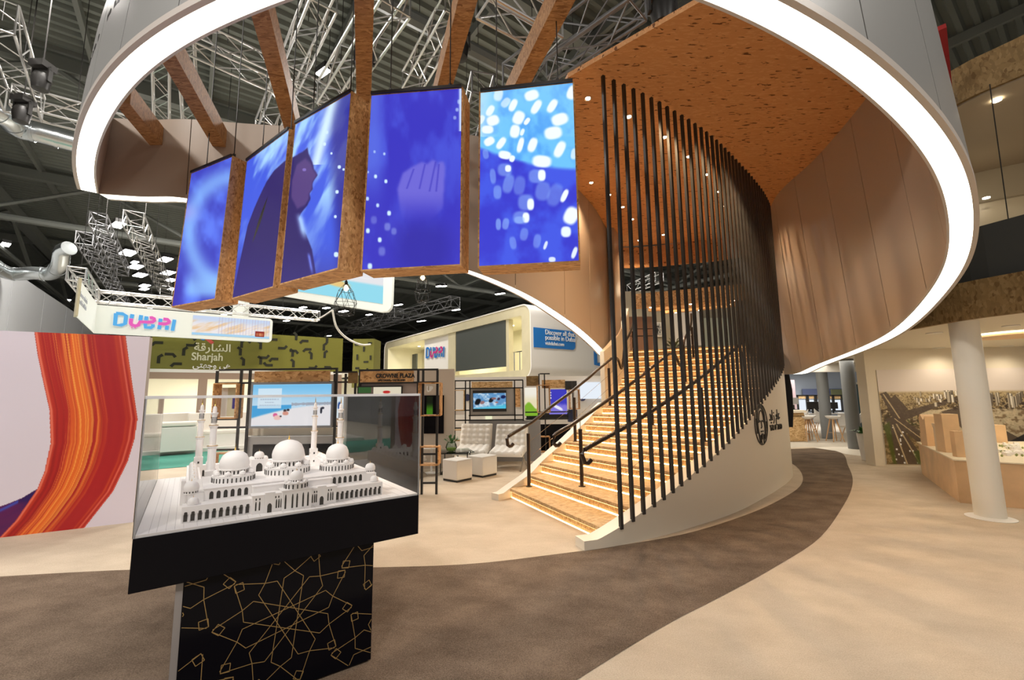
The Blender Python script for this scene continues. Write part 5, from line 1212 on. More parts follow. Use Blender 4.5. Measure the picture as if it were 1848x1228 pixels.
# B: the brown stand right of it
YB = 7.35
fb = T('reception_frame_stand', 'black steel frame stand with lettered board header, wall screen and dark red base', 'display stand', at(720, 800, YB).xy.to_3d())
b = MB()
for x in (648, 754, 763, 789): X = at(x, 740, YB).x; b.box((X, YB, 1.01), (.036, .036, 2.02))
for y, x0, x1 in ((668, 648, 791), (691, 648, 791), (820, 763, 789), (872, 763, 789)): hbar(b, x0, x1, y, YB)
b.build('steel_frame', BLACK, fb)
pr1(fb, 'board_header', OSB, 650, 670, 746, 690, YB - .02, .05)
p = at(678, 682.5, YB - .025); text('header_lettering', 'CROWNE PLAZA', .098, p, (1, 0, 0), (0, 0, 1), BLACK, fb, ext=.004, bold=.003, sx=.86); p = at(682, 688.5, YB - .025); text('header_lettering', 'ABU DHABI - YAS ISLAND', .042, p, (1, 0, 0), (0, 0, 1), BLACK, fb, ext=.003, sx=.95, bold=.002)
pr1(fb, 'taupe_back_panel', TAUPE, 644, 692, 752, 930, YB + .02, .06); pr1(fb, 'grey_shelf', mat('stand_grey', (.34, .33, .32), .5), 640, 777, 750, 795, YB - .02, .05)
pr1(fb, 'dark_red_base', MAROON, 650, 765, 748, 776, YB - .005, .03); pr1(fb, 'dark_red_base', MAROON, 655, 797, 738, 870, YB - .005, .03); pr1(fb, 'paper_card', CREAM, 661, 766, 684, 775, YB - .012, .003)
pr1(fb, 'screen_casing', BLACK, 644, 697, 725, 755, YB - .05, .05)
def fbed(U, V):
    C = mixc(solid(U, (215, 200, 205)), (95, 80, 70), ((V < .75 - U * 1.5) | (V < .28) * (U < .35)).astype(float)); C = mixc(C, (40, 90, 40), ((U < .3) & (V < .2)).astype(float) * .8); C = mixc(C, (225, 215, 190), ((U > .35) & (V < .25)).astype(float)); C = mixc(C, (190, 40, 40), blob(U, V, .66, .17, .09, .05, 0, .3)); C = mixc(C, (245, 240, 245), blob(U, V, .55, .33, .1, .12, 20, .4)); C = mixc(C, (245, 240, 245), blob(U, V, .8, .35, .12, .12, -20, .4))
    C = mixc(C, (190, 165, 150), sm(.6, .95, V)); C = mixc(C, (255, 255, 255), ((np.abs(V - .66) < .03) & (U > .06) & (U < .52) & (np.sin(U * 150) > -.3)).astype(float)); return mixc(C, (255, 255, 255), ((np.abs(V - .84) < .035) & (U > .55) & (U < .88) & (np.sin(U * 170 + V * 90) > -.2)).astype(float))
ppic('bedroom_picture', fbed, 646, 699, 723.5, 753, YB - .055, SCR2, fb, 110, 80)
obox(fb, 'board_box', 758, 692, 796, 750, YB, .22, OSB, -.12); obox(fb, 'board_box', 757, 806, 793, 838, YB, .22, OSB, -.12)
lf = MB()
for x in (602, 622, 640): X = at(x, 740, YB + .5).x; lf.box((X, YB + .5, 1.0), (.034, .034, 2.0))
for y, x0, x1 in ((672, 602, 645), (690, 602, 645), (770, 602, 645)): hbar(lf, x0, x1, y, YB + .5)
lf.build('rear_steel_frame', BLACK, fb); pr1(fb, 'side_board', OSBG, 628, 673, 645, 692, YB + .48, .04); pr1(fb, 'lower_grey_panel', MATS['stand_grey'], 602, 795, 648, 920, YB + .52, .05)
ppic('side_picture', lambda U, V: mixc(solid(U, (225, 235, 240)), (40, 80, 150), blob(U, V, .5, .45, .3, .2, 0, .4)), 606, 715, 620, 755, YB + .62, SCR2, fb, 20, 30)
# C: cream wall with black screen between the stands
cw_ = T('cream_partition', 'cream partition wall with a dark wall screen, right behind the lettered frame stand', 'partition', at(785, 820, 9.6).xy.to_3d())
X0 = at(660, 700, 9.9).x; X1 = at(820, 700, 9.9).x; MB().box(((X0 + X1) / 2, 9.9, 1.09), (X1 - X0, .15, 2.18)).build('wall_sheet', mat('cream_wall', (.62, .53, .44), .6), cw_)
pr1(cw_, 'dark_screen', GLOSSB, 762, 714, 801, 783, 9.8, .03); ppic('green_picture', lambda U, V: mixc(solid(U, (10, 20, 5)), (60, 120, 20), sm(.3, .8, V)), 770, 716, 781, 748, 9.79, SCR2, cw_, 16, 30)
p = at(770, 707, 9.8); text('wall_lettering', 'UB', .16, p, (1, 0, 0), (0, 0, 1), PLASW, cw_, bold=.01, sx=.7)
# D: grey low wall stand behind the seats
YD = 10.75
fd = T('swimmers_screen_stand', 'grey low wall with black frame and swimmers screen, behind the white chairs', 'display stand', at(900, 820, YD).xy.to_3d())
pr1(fd, 'low_wall', GREYW, 846, 759.5, 976, 834.5, YD, .15)
b = MB()
for x, f0 in ((821, 810), (840, 806), (848, 760), (929, 760), (944, 760)): vpost(b, x, 686.5, f0, YD)
for y, x0, x1 in ((687, 821, 944), (701, 821, 944), (741, 821, 848), (750, 846, 944), (758.5, 821, 944), (773, 821, 840)): hbar(b, x0, x1, y, YD)
b.build('steel_frame', BLACK, fd)
pr1(fd, 'board_header', OSBP, 851, 689, 925, 700, YD - .02, .04); pr1(fd, 'grey_back_panel', mat('light_grey_panel', (.5, .47, .44), .5), 848, 702, 928, 749, YD + .02, .04)
pr1(fd, 'screen_casing', BLACK, 853, 705, 914, 743.5, YD - .04, .05)
def fswim(U, V):
    C = mixc(solid(U, (95, 150, 200)), (205, 225, 240), sm(.4, .7, fbm(U * 9, V * 6, 6))); C = mixc(C, (80, 195, 225), sm(.62, .85, V - .25 * (1 - U))); 
    for x, y, rx, ry, c in ((.14, .55, .09, .22, (10, 12, 20)), (.28, .6, .07, .12, (150, 110, 110)), (.55, .45, .07, .17, (15, 25, 35)), (.63, .35, .08, .08, (140, 100, 100)), (.78, .38, .05, .1, (60, 50, 80)), (.92, .25, .08, .12, (20, 30, 80)), (.72, .6, .05, .06, (170, 120, 120))): C = mixc(C, c, blob(U, V, x, y, rx, ry, 10, .35))
    return C
ppic('swimmers_picture', fswim, 854, 710, 913, 738, YD - .045, SCR2, fd, 90, 50)
obox(fd, 'board_box', 819, 705, 838, 740.5, YD, .22, OSBP, -.12); obox(fd, 'board_box', 818, 776, 838, 795, YD, .22, OSBP, -.12); pr1(fd, 'patterned_tile', MODELW, 822, 743, 838, 749, YD + .02, .02); pr1(fd, 'wall_socket', PLASW, 930, 818, 935, 824, YD - .012, .012)
bw_ = T('white_partition', 'white partition with small round signs seen through the black frames', 'partition', at(900, 740, 12.5).xy.to_3d()); X0 = at(815, 740, 12.6).x; X1 = at(1110, 740, 12.6).x; MB().box(((X0 + X1) / 2, 12.7, 1.05), (X1 - X0, .12, 2.1)).build('wall_sheet', WHITE, bw_)
pr1(bw_, 'carved_screen', OSB, 929, 700, 939, 735, 12.55, .04); pr1(bw_, 'glowing_lattice', emis('lattice_glow', (.9, .9, .6), 1.0), 876, 749, 888, 759, 12.55, .03)
for x, y in ((843, 718), (1051, 718)):
    c = at(x, y, 12.55); q = MB().tube([c, c + Vector((0, .04, 0))], .1, 20).build('round_sign', mat('navy_sign', (.02, .03, .10), .4), bw_)
pr1(bw_, 'lit_display', emis('cool_display', (.85, .92, 1.0), 1.0), 1047, 690, 1098, 720, 12.5, .03)
# E: stand with purple screen, seen behind the left rail
YE = 11.3
fe = T('purple_screen_stand', 'board and black steel stand with a purple lit screen, seen behind the left handrail', 'display stand', at(990, 820, YE).xy.to_3d())
b = MB()
for x, f0 in ((974, 830), (984, 830), (1034, 760)): vpost(b, x, 675 if x < 1000 else 688, f0, YE - .2)
for y, x0, x1 in ((675, 974, 992), (744, 948, 1030), (756, 948, 1026)): hbar(b, x0, x1, y, YE - .1)
b.build('steel_frame', BLACK, fe)
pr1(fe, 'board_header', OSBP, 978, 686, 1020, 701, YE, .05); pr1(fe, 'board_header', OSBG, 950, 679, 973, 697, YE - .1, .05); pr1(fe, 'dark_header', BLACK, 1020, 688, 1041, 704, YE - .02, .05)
ppic('purple_picture', lambda U, V: mixc(mixc(mixc(solid(U, (62, 60, 190)), (130, 120, 220), sm(.55, .7, V + .1 * (fbm(U * 8, V * 5, 3) - .5))), (235, 235, 255), blob(U, V, .45, .72, .35, .07, 20, .3)), (230, 240, 255), ((U < .14) & (V > .12) & (V < .42) & (np.sin(V * 60) > -.2)).astype(float)), 991, 703, 1023, 748, YE, SCR2, fe, 50, 50)
ppic('garden_picture', lambda U, V: mixc(mixc(solid(U, (245, 240, 225)), (230, 215, 160), sm(.2, .5, V) * .6), (130, 180, 50), sm(.60, .68, V + .12 * np.sin(U * 5))), 947, 700, 970, 751, YE, SCR2, fe, 30, 50)
obox(fe, 'board_box', 969, 696, 991, 744, YE, .3, OSB, -.3); obox(fe, 'board_box', 1027, 704, 1044, 738, YE, .25, OSB, -.2); obox(fe, 'board_box', 970, 787, 991, 814, YE, .25, OSB, -.3)
pr1(fe, 'black_base_panel', GLOSSB, 976, 766, 1030, 815, YE + .05, .06); pr1(fe, 'dark_shelf', BLACK, 950, 746, 1026, 758, YE + .02, .05); pr1(fe, 'navy_box', MATS['navy_sign'], 1026, 740, 1042, 762, YE - .05, .2)

# ================================================================== SEATING
def lounge_chair(label, p, rz):
    t = T('lounge_chair', label, 'chair', p, 'white tufted lounge chairs', rz)
    def cushion(w_, l_, th, nm, Mx):
        b = bmesh.new(); bmesh.ops.create_grid(b, x_segments=24, y_segments=24, size=.5)
        for v in b.verts:
            x, y = v.co.x, v.co.y; u = abs(math.sin((x + .5) * math.pi * 5)); w2 = abs(math.sin((y + .5) * math.pi * 5)); e = min(1, (.5 - abs(x)) * 14 + .25) * min(1, (.5 - abs(y)) * 14 + .25)
            v.co = Vector((x * w_, y * l_, th * (.62 + .38 * (u * w2) ** .4) * e ** .5))
        g = bmesh.ops.extrude_face_region(b, geom=b.faces[:]); 
        for v in [x for x in g['geom'] if isinstance(x, bmesh.types.BMVert)]: v.co.z = 0
        bmesh.ops.recalc_face_normals(b, faces=b.faces); b.transform(Mx); me = bpy.data.meshes.new(nm); b.to_mesh(me); b.free(); me.materials.append(LEATHER); me.shade_smooth(); me.set_sharp_from_angle(angle=1.0)
        o = bpy.data.objects.new(nm, me); COL.objects.link(o); o.parent = t; return o
    cushion(.74, .62, .12, 'seat', Matrix.Translation((0, .02, .33)) @ Matrix.Rotation(math.radians(7), 4, 'X'))   # front is -y
    cushion(.74, .62, .12, 'backrest', Matrix.Translation((0, .43, .62)) @ Matrix.Rotation(math.radians(-112), 4, 'X') @ Matrix.Rotation(math.pi, 4, 'Y'))
    for s_ in (-1, 1):
        x = s_ * .34; c1 = cr([(x, -.34, .0), (x, -.16, .10), (x, .08, .28), (x, .34, .50), (x, .56, .80)], 20); c2 = cr([(x, .40, .0), (x, .22, .12), (x, .0, .26), (x, -.28, .345)], 16)
        for c in (c1, c2):
            b = MB()
            for q0, q1 in zip(c, c[1:]): b.bar(q0, q1, .028, .012, upv=(0, .7, .7))
            attach0(b.build('leg', CHROME), t)
    b = MB()
    for y, z in ((-.28, .335), (.30, .46), (.55, .78), (.0, .27)): b.bar((-.34, y, z), (.34, y, z), .012, .028)
    attach0(b.build('cross_bar', CHROME), t); return t
lounge_chair('white tufted lounge chair nearest the staircase', (-.12, 9.72, 0), math.radians(-12))
lounge_chair('white tufted lounge chair on the left of the pair, beside the glass table', (-.92, 10.0, 0), math.radians(-8))
lounge_chair('white tufted lounge chair half hidden behind the board boxes of the frame stand', (-2.15, 8.85, 0), math.radians(70))
def cube_stool(label, c, rz, s_=.40, h=.40):
    t = T('cube_ottoman', label, 'ottoman', c, 'white leather cube ottomans', rz)
    attach0(MB().box((0, 0, .02), (s_ * .94, s_ * .94, .04)).build('dark_foot', BLACK), t); attach0(MB().box((0, 0, .04 + (h - .04) / 2), (s_, s_, h - .04)).build('cushion_block', LEATHER, bevel=.018), t)
    attach0(MB().box((0, 0, h - .02), (s_ + .003, s_ + .003, .004)).build('seam', mat('seam', (.6, .54, .46), .6), bevel=.001), t)
cube_stool('white cube ottoman nearest the camera', (-1.06, 8.52, 0), math.radians(50)); cube_stool('white cube ottoman beside the feet of the lounge chair', (-.62, 8.98, 0), math.radians(50), .42)
gt = T('glass_side_table', 'low glass side table on a black frame behind the ottomans', 'table', (-1.2, 9.35, 0)); MB().box((-1.2, 9.35, .44), (.66, .66, .012), .3).build('glass_top', GLASS, gt, bevel=.002)
b = MB()
for dx, dy in ((-.27, -.27), (.27, -.27), (.27, .27), (-.27, .27)): b.box((-1.2 + dx, 9.35 + dy, .215), (.02, .02, .43))
for z in (.42, .02): b.box((-1.2, 9.08, z), (.56, .02, .02)).box((-1.2, 9.62, z), (.56, .02, .02)).box((-1.47, 9.35, z), (.02, .56, .02)).box((-.93, 9.35, z), (.02, .56, .02))
b.build('table_frame', BLACK, gt)
vp = Vector((-1.28, 9.25, .447)); pt = T('glass_bowl_plant', 'leafy green plant in a round glass bowl on the glass table', 'plant', vp)
MB().lathe(vp, [(.04, 0), (.09, .02), (.12, .08), (.10, .15), (.07, .19)], 20).build('bowl', GLASS, pt, smooth=True); MB().lathe(vp, [(.03, .003), (.085, .02), (.10, .07), (.001, .08)], 14).build('moss', mat('moss', (.22, .28, .05), .9), pt)
def leaves(c, n_, R_, L_, seed, up_=.6):
    rd = random.Random(seed); b = MB()
    for k in range(n_):
        a = rd.uniform(0, 6.28); e = rd.uniform(.15, 1.3); d = Vector((math.cos(a) * math.cos(e), math.sin(a) * math.cos(e), math.sin(e) * up_ + .25)).normalized(); s_ = d.cross(Vector((0, 0, 1))).normalized() * L_ * rd.uniform(.14, .22)
        p0 = Vector(c) + d * R_ * rd.uniform(.1, .8); p1 = p0 + d * L_ * .5 + Vector((0, 0, .02)); p2 = p0 + d * L_ * rd.uniform(.8, 1.1) - Vector((0, 0, L_ * .15))
        b.add([p0, p1 + s_, p2, p1 - s_, p1 + Vector((0, 0, .006))], [(0, 1, 4), (1, 2, 4), (2, 3, 4), (3, 0, 4)]); b.tube([c, p0], .0025, 4)
    return b
leaves(vp + Vector((0, 0, .16)), 34, .13, .12, 4).build('leaves', LEAF, pt)
rt_ = T('round_white_table', 'small round white table partly hidden behind the frame stand', 'table', at(779, 807, 9.3)); p = at(779, 807, 9.3); MB().lathe((p.x, p.y, 0), [(.15, 0), (.15, .015), (.02, .03), (.02, .50), (.2, .51), (.2, .54)], 24).build('pedestal_top', PLASW, rt_)

# ================================================================== RIGHT SIDE: MEZZANINE, MURAL, MODEL TABLE
slab = [(5.90, 4.85), (5.72, 5.45), (5.78, 6.2), (5.98, 7.5), (6.32, 9), (6.75, 11), (7.4, 14), (8.5, 20), (16, 20), (16, 2.2), (6.9, 2.2), (6.3, 3.6)]
tag(MB().prism([(x + .05, y) if x < 9 else (x, y) for x, y in slab], 2.475, 2.90).build('ceiling', mat('white_ceiling', (.72, .66, .55), .6)), kind='structure')
fb_ = MB(); sl2 = cr([(6.9, 2.2, 0), (6.3, 3.6, 0), (5.90, 4.85, 0), (5.72, 5.45, 0), (5.78, 6.2, 0), (5.98, 7.5, 0), (6.32, 9, 0)], 40)
for q0, q1 in zip(sl2, sl2[1:]): fb_.hexa([(q0[0] - .05, q0[1], 2.46), (q1[0] - .05, q1[1], 2.46), (q1[0] + .02, q1[1], 2.46), (q0[0] + .02, q0[1], 2.46)], [(q0[0] - .05, q0[1], 2.93), (q1[0] - .05, q1[1], 2.93), (q1[0] + .02, q1[1], 2.93), (q0[0] + .02, q0[1], 2.93)])
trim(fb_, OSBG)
# upper storey above it
us = T('upper_gallery', 'upper gallery front with beige walls, board edge and dark balustrade at the far right', 'gallery', (6.2, 4.9, 2.93))
up2 = cr([(7.2, 2.4, 0), (6.6, 3.7, 0), (6.12, 4.75, 0), (5.85, 5.3, 0), (5.9, 6.2, 0), (6.2, 7.5, 0)], 30)
u1 = MB()
for q0, q1 in zip(up2, up2[1:]): u1.hexa([(q0[0], q0[1], 5.3), (q1[0], q1[1], 5.3), (q1[0] + .1, q1[1], 5.3), (q0[0] + .1, q0[1], 5.3)], [(q0[0], q0[1], 5.78), (q1[0], q1[1], 5.78), (q1[0] + .1, q1[1], 5.78), (q0[0] + .1, q0[1], 5.78)])
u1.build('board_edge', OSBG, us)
MB().prism([(q[0] + .05, q[1]) for q in up2] + [(12, 9.5), (14, 2.4)], 5.28, 5.34).build('soffit', mat('beige_soffit', (.50, .40, .28), .6), us)
cvw = cr([(6.5, 9.2, 0), (7.2, 7.4, 0), (8.3, 6.4, 0), (9.8, 5.9, 0), (12, 5.9, 0)], 30); w3 = MB(); w3.grid([[(q[0], q[1], 2.93) for q in cvw], [(q[0], q[1], 4.6) for q in cvw], [(q[0] + .35, q[1] + .25, 4.75) for q in cvw], [(q[0] + .35, q[1] + .25, 5.3) for q in cvw]]); w3.build('curved_beige_wall', mat('beige_gallery', (.48, .40, .28), .35), us, smooth=True)
bl_ = MB(); 
for q0, q1 in zip(sl2[8:], sl2[9:]): bl_.hexa([(q0[0] + .12, q0[1], 2.9), (q1[0] + .12, q1[1], 2.9), (q1[0] + .2, q1[1], 2.9), (q0[0] + .2, q0[1], 2.9)], [(q0[0] + .12, q0[1], 3.62), (q1[0] + .12, q1[1], 3.62), (q1[0] + .2, q1[1], 3.62), (q0[0] + .2, q0[1], 3.62)])
bl_.build('dark_balustrade', mat('dark_fabric_grey', (.05, .05, .045), .7), us)
for px, py in ((1799, 181), (1780, 357)): p = fl(px, py, 5.27) if py < 300 else at(px, py, 6.6); MB().lathe((p.x, p.y, p.z - .01), [(.001, 0), (.045, 0), (.045, .012)], 14).build('small_downlight', DOWNW, us)
MB().tube([fl(1786, 152, 5.27), fl(1786, 152, 5.27) + Vector((.55, .5, -2.0))], .006, 5).build('thin_cord', BLACK, us)
light('SPOT', fl(1799, 181, 5.2), 60, (1, .85, .6), .05, spot=120, name='downlight_beam', target=(7.5, 6.5, 3))
rc = MB(); q = [fl(1697, 50, 5.9), fl(1702, 100, 5.7), fl(1708, 160, 5.45)]; 
for q0, q1 in zip(q, q[1:]): rc.bar(q0, q1, .10, .12)
tag(rc.build('red_roll', mat('red_cloth', (.30, .01, .01), .7)), 'dark red rolled cloth edge beside the ring, top right', 'cloth')
# columns
def column(label, px, py, r, m, ztop, name='round_column', foot=True):
    p = fl(px, py, 0); t = T(name, label, 'column', p)
    MB().lathe(p, [(r, .01), (r, ztop)], 40).build('shaft', m, t, smooth=True)
    if foot: MB().lathe(p, [(r * 1.6, .006), (r * 1.6, .012), (r * 1.02, .03)], 40).build('base_ring', WHITE, t)
GCOL = mat('grey_column_paint', (.19, .20, .21), .3)
column('big cream round column in front of the plywood model table', 1788, 936, .145, mat('column_cream', (.90, .85, .74), .45), 2.475)
column('dark grey round column standing on the edge of the pale floor', 1544, 811, .165, GCOL, 2.475, foot=False)
column('slimmer dark grey round column further back between the bar stools', 1494, 792, .17, GCOL, 2.475, foot=False)
# mural wall
def fmur(U, V):
    X = 1588 + U * 262; Y = 668 + V * 170; C = solid(U, (226, 214, 206)); n1 = fbm(X / 7, Y / 4, 1); n2 = fbm(X / 2.2, Y / 1.6, 2)
    C = mixc(C, (188, 168, 128), sm(706, 712, Y)); C = mixc(C, (98, 78, 50), sm(.50, .62, n2) * sm(708, 716, Y) * .8); C = mixc(C, (72, 56, 36), sm(.40, .62, n1) * sm(718, 745, Y) * .8); C = mixc(C, (225, 212, 185), sm(.62, .72, fbm(X / 4, Y / 3, 21)) * sm(710, 716, Y) * .6); C = mixc(C, (60, 66, 30), sm(.58, .70, fbm(X / 6, Y / 4, 31)) * sm(740, 760, Y) * .7); C = mixc(C, (150, 125, 85), sm(770, 800, Y) * .5 * (X < 1700)); C = mixc(C, (215, 200, 170), (inpoly(X, Y, [(1655, 745), (1735, 738), (1850, 742), (1850, 800), (1690, 800)]) * .8)); C = mixc(C, (120, 95, 65), sm(.58, .7, n1) * inpoly(X, Y, [(1655, 745), (1850, 740), (1850, 800), (1690, 800)]) * .7)
    road = (92, 78, 66)
    for P_ in ([(1595, 758), (1640, 742), (1735, 718), (1740, 722), (1680, 742), (1600, 772)], [(1590, 712), (1602, 708), (1632, 752), (1612, 762)], [(1604, 758), (1622, 753), (1700, 812), (1672, 818)], [(1600, 768), (1618, 764), (1664, 838), (1606, 838)], [(1610, 720), (1618, 714), (1640, 740), (1626, 748)], [(1700, 745), (1735, 736), (1850, 800), (1850, 815), (1740, 780)]): C = mixc(C, road, soft(inpoly(X, Y, P_), 0) * .9)
    for (x0, y0, x1, y1) in ((1607, 768, 1626, 838), (1614, 766, 1650, 838), (1612, 757, 1690, 818), (1596, 712, 1622, 757)): C = mixc(C, (195, 175, 140), (np.abs(X - x0 - (x1 - x0) * (Y - y0) / (y1 - y0)) < 1.3) * (Y > y0) * (Y < y1))
    C = mixc(C, (240, 240, 240), ((hsh(np.floor(X / 3), np.floor(Y / 3), 7) > .93) & inpoly(X, Y, [(1600, 775), (1618, 768), (1664, 838), (1606, 838)])).astype(float)); C = mixc(C, (85, 95, 40), soft(inpoly(X, Y, [(1590, 770), (1602, 762), (1606, 838), (1600, 838)]), 1) * .9); C = mixc(C, (80, 95, 45), soft(inpoly(X, Y, [(1640, 815), (1662, 812), (1668, 838), (1645, 838)]), 1) * .8)
    rd = random.Random(5)
    C = mixc(C, (60, 48, 38), sm(.5, .62, fbm(X / 5, Y / 2.5, 11)) * sm(716, 722, Y) * (1 - sm(738, 746, Y)) * (X > 1690) * .9)
    TW = []
    for k in range(80):
        x = rd.uniform(1692, 1850) if k < 66 else rd.uniform(1650, 1705); w_ = rd.uniform(3.2, 6.5); d_ = rd.uniform(0, 1); TW.append((716 + 20 * d_ + (4 if x > 1760 else 0), x, w_, (9 + 16 * d_) * rd.uniform(.6, 1.1) if x > 1705 else rd.uniform(5, 9), rd.choice([(214, 204, 184), (238, 230, 216), (184, 172, 152), (150, 138, 122)])))
    for y1, x, w_, h, v in sorted(TW):
        m_ = ((X > x) & (X < x + w_) & (Y > y1 - h) & (Y < y1)).astype(float); C = mixc(C, v, m_); C = mixc(C, (82, 72, 62), ((X > x + w_ * .62) & (X < x + w_) & (Y > y1 - h) & (Y < y1)).astype(float) * .8)
    return mixc(C, (35, 30, 30), inpoly(X, Y, [(1790, 810), (1850, 782), (1850, 838), (1780, 838)]).astype(float) * .9)
mw = Vector((7.66, 9.52, 0)); md = Vector((3.2, -.36, 0)).normalized(); mn = Vector((-md.y, md.x, 0))
wbx = MB(); W9 = 6.2; wbx.hexa([mw, mw + md * W9, mw + md * W9 + mn * .30, mw + mn * .30], [p + Vector((0, 0, 2.475)) for p in (mw, mw + md * W9, mw + md * W9 + mn * .3, mw + mn * .3)])
tag(wbx.build('wall_right', CREAM), kind='structure')
mu = T('city_mural', 'large aerial photo mural of a city with motorways on the right wall', 'mural', mw)
def onm(px, py, o=.012): p = atp(px, py, mw, mn); return p - mn * o
a0 = (onm(1590, 755) - mw).dot(md); zt_ = onm(1589, 668).z; zb_ = onm(1606, 838).z; a1 = a0 + (onm(1848, 755) - onm(1590, 755)).dot(md)
MP = lambda a, z, o: mw + md * a + Vector((0, 0, z)) - mn * o
def fmur2(U, V): return fmur(np.minimum(U * 1.35, 2 - 1e-9 - np.abs(U * 1.35 - 1)) if False else U * 1.35, V)
W_ = (a1 - a0) * 1.35; picture('mural_print', fmur2, MP(a0, zt_, .02), MP(a0 + W_, zt_, .02), MP(a0, zb_, .02), MP(a0 + W_, zb_, .02), 420, 230, PRINT, mu)
bx = MB(); bx.hexa([MP(a0, zb_, .0), MP(a0 + W_, zb_, .0), MP(a0 + W_, zb_, .019), MP(a0, zb_, .019)], [MP(a0, zt_, .0), MP(a0 + W_, zt_, .0), MP(a0 + W_, zt_, .019), MP(a0, zt_, .019)]).build('backing_board', WHITE, mu)
# model table
tt = T('plywood_model_table', 'faceted plywood plinth table carrying city models, behind the cream column', 'table', (6.4, 6.4, 0))
TP = [(7.78, 8.60), (6.30, 6.43), (8.6, 4.75), (10.6, 8.4)]
MB().prism(TP, .004, .585).build('plinth', PLY, tt, bevel=.003); MB().prism([(7.77, 8.62), (6.285, 6.43), (8.6, 4.73), (10.62, 8.4)], .586, .604).build('table_top', mat('pale_top', (.80, .70, .52), .5), tt)
td = (Vector((7.78, 8.60, 0)) - Vector((6.30, 6.43, 0))).normalized(); ta = math.atan2(td.y, td.x)
def block(label, cx_, yb, w_, yt, m=PLY, wavy=False, dp_=.9):
    p = fl(cx_, yb, .604); W = w_ / 790 * p.y * .62; H_ = at(cx_, yt, p.y).z - .604
    o = MB().box((p.x + .06, p.y + W * .6, .605 + H_ / 2), (W, W * dp_ * 1.3, H_), ta + .35)
    if wavy:
        b = MB(); N_ = 12; cx0 = p.x + .06; cy0 = p.y + W * .6; R_ = Matrix.Rotation(ta + .35, 3, 'Z'); rows = []
        for s_ in (-1, 1):
            bot = []; top = []
            for k in range(N_ + 1): x = -W / 2 + W * k / N_; h = H_ * (1 - .10 * math.sin(k / N_ * 6.28) - .06 * k / N_); v = R_ @ Vector((x, s_ * W * .6, 0)); bot.append((cx0 + v.x, cy0 + v.y, .605)); top.append((cx0 + v.x, cy0 + v.y, .605 + h))
            rows.append((bot, top))
        b.grid([rows[0][0], rows[0][1], rows[1][1], rows[1][0], rows[0][0]]); b.add([rows[0][0][0], rows[0][1][0], rows[1][1][0], rows[1][0][0]], [(0, 1, 2, 3)]); b.add([rows[0][0][-1], rows[0][1][-1], rows[1][1][-1], rows[1][0][-1]], [(0, 1, 2, 3)]); o = b
    tag(o.build('model_tower', m, bevel=0 if wavy else .002), label, 'model building', 'plywood towers on the model table')
block('plywood model tower with a wavy top, second from the left on the table', 1684, 806, 26, 752, wavy=True)
block('lowest plywood block at the left end of the table', 1669, 800, 13, 783)
block('short plywood block between the wavy tower and the white topped one', 1693, 808, 11, 780)
block('tallest plywood tower on the table', 1721, 818, 34, 748)
block('plywood tower touching the front corner of the table, left one of two', 1731, 826, 18, 779)
block('plywood tower just left of the cream column', 1745, 826, 17, 778)
block('wide plywood tower to the right of the cream column', 1809, 800, 46, 768, dp_=.5)
p = fl(1702, 814, .604); tag(MB().lathe(p, [(.085, .001), (.085, .36), (.098, .42), (.098, .44)], 28).build('round_model_tower', mat('pale_wood', (.80, .62, .42), .5), smooth=True), 'round pale model tower with a white top in the middle of the plywood towers', 'model building')
cm = T('white_city_model', 'flat white and green district model on the plywood table, right of the column', 'model', fl(1830, 815, .604))
rd = random.Random(2)
for k in range(22):
    p = fl(rd.uniform(1802, 1846), rd.uniform(803, 824), .604); MB().box((p.x, p.y, .604 + .02), (rd.uniform(.06, .16), rd.uniform(.03, .06), .045), ta + 1.57 * rd.choice([0, 1])).build('model_house', MODELW, cm)
for k in range(24):
    p = fl(rd.uniform(1802, 1846), rd.uniform(806, 826), .604); MB().lathe(p, [(.001, 0), (.016, .012), (.012, .03), (.001, .038)], 7).build('model_tree', mat('model_tree', (.30, .34, .12), .8), cm)
# ceiling lamps on the right
for k, (px, py, r) in enumerate([(1686, 601, .10), (1694, 628, .10), (1824, 588, .09), (1816, 625, .10), (1533, 661, .10), (1437, 690, .12)]):
    p = fl(px, py, 2.474); t = T('ceiling_downlight', ['round downlight in the white ceiling left of the cream column, nearer one', 'round downlight in the white ceiling left of the cream column, farther one', 'downlight in the white ceiling above the oval light cove', 'downlight in the white ceiling below the oval light cove', 'downlight beside the top of the dark grey column', 'blazing white lamp under the low end of the ring at the curved wall'][k], 'downlight', p)
    MB().lathe((p.x, p.y, p.z - .012), [(r * .8, .0), (r, .0), (r, .012)], 24).build('rim', WHITE, t); MB().lathe((p.x, p.y, p.z - .008), [(.001, 0), (r * .82, 0), (r * .82, .008)], 20).build('lens', LAMPW, t)
    light('SPOT', (p.x, p.y - .3, 2.44), 24, (1, .88, .68), .06, spot=140, name='downlight_beam', target=(p.x, p.y, 0))
p = fl(1835, 602, 2.474); cv = T('oval_light_cove', 'round glowing light cove with a wood centre in the white ceiling', 'light cove', p)
MB().lathe((p.x, p.y, p.z - .02), [(.50, .0), (.56, .0), (.56, .018), (.50, .018)], 48).build('light_ring', emis('cove_light', (1, .85, .6), 5), cv); MB().lathe((p.x, p.y, p.z - .05), [(.001, 0), (.5, 0), (.5, .048)], 48).build('wood_disc', PLY, cv)
light('AREA', (9.0, 7.0, 2.42), 55, (1, .88, .68), 2.2, name='ceiling_fill'); light('AREA', (8.6, 13.5, 2.42), 110, (1, .92, .78), 3, name='ceiling_fill')  # broad fill lights below the ceiling; the rear one is added without a cove
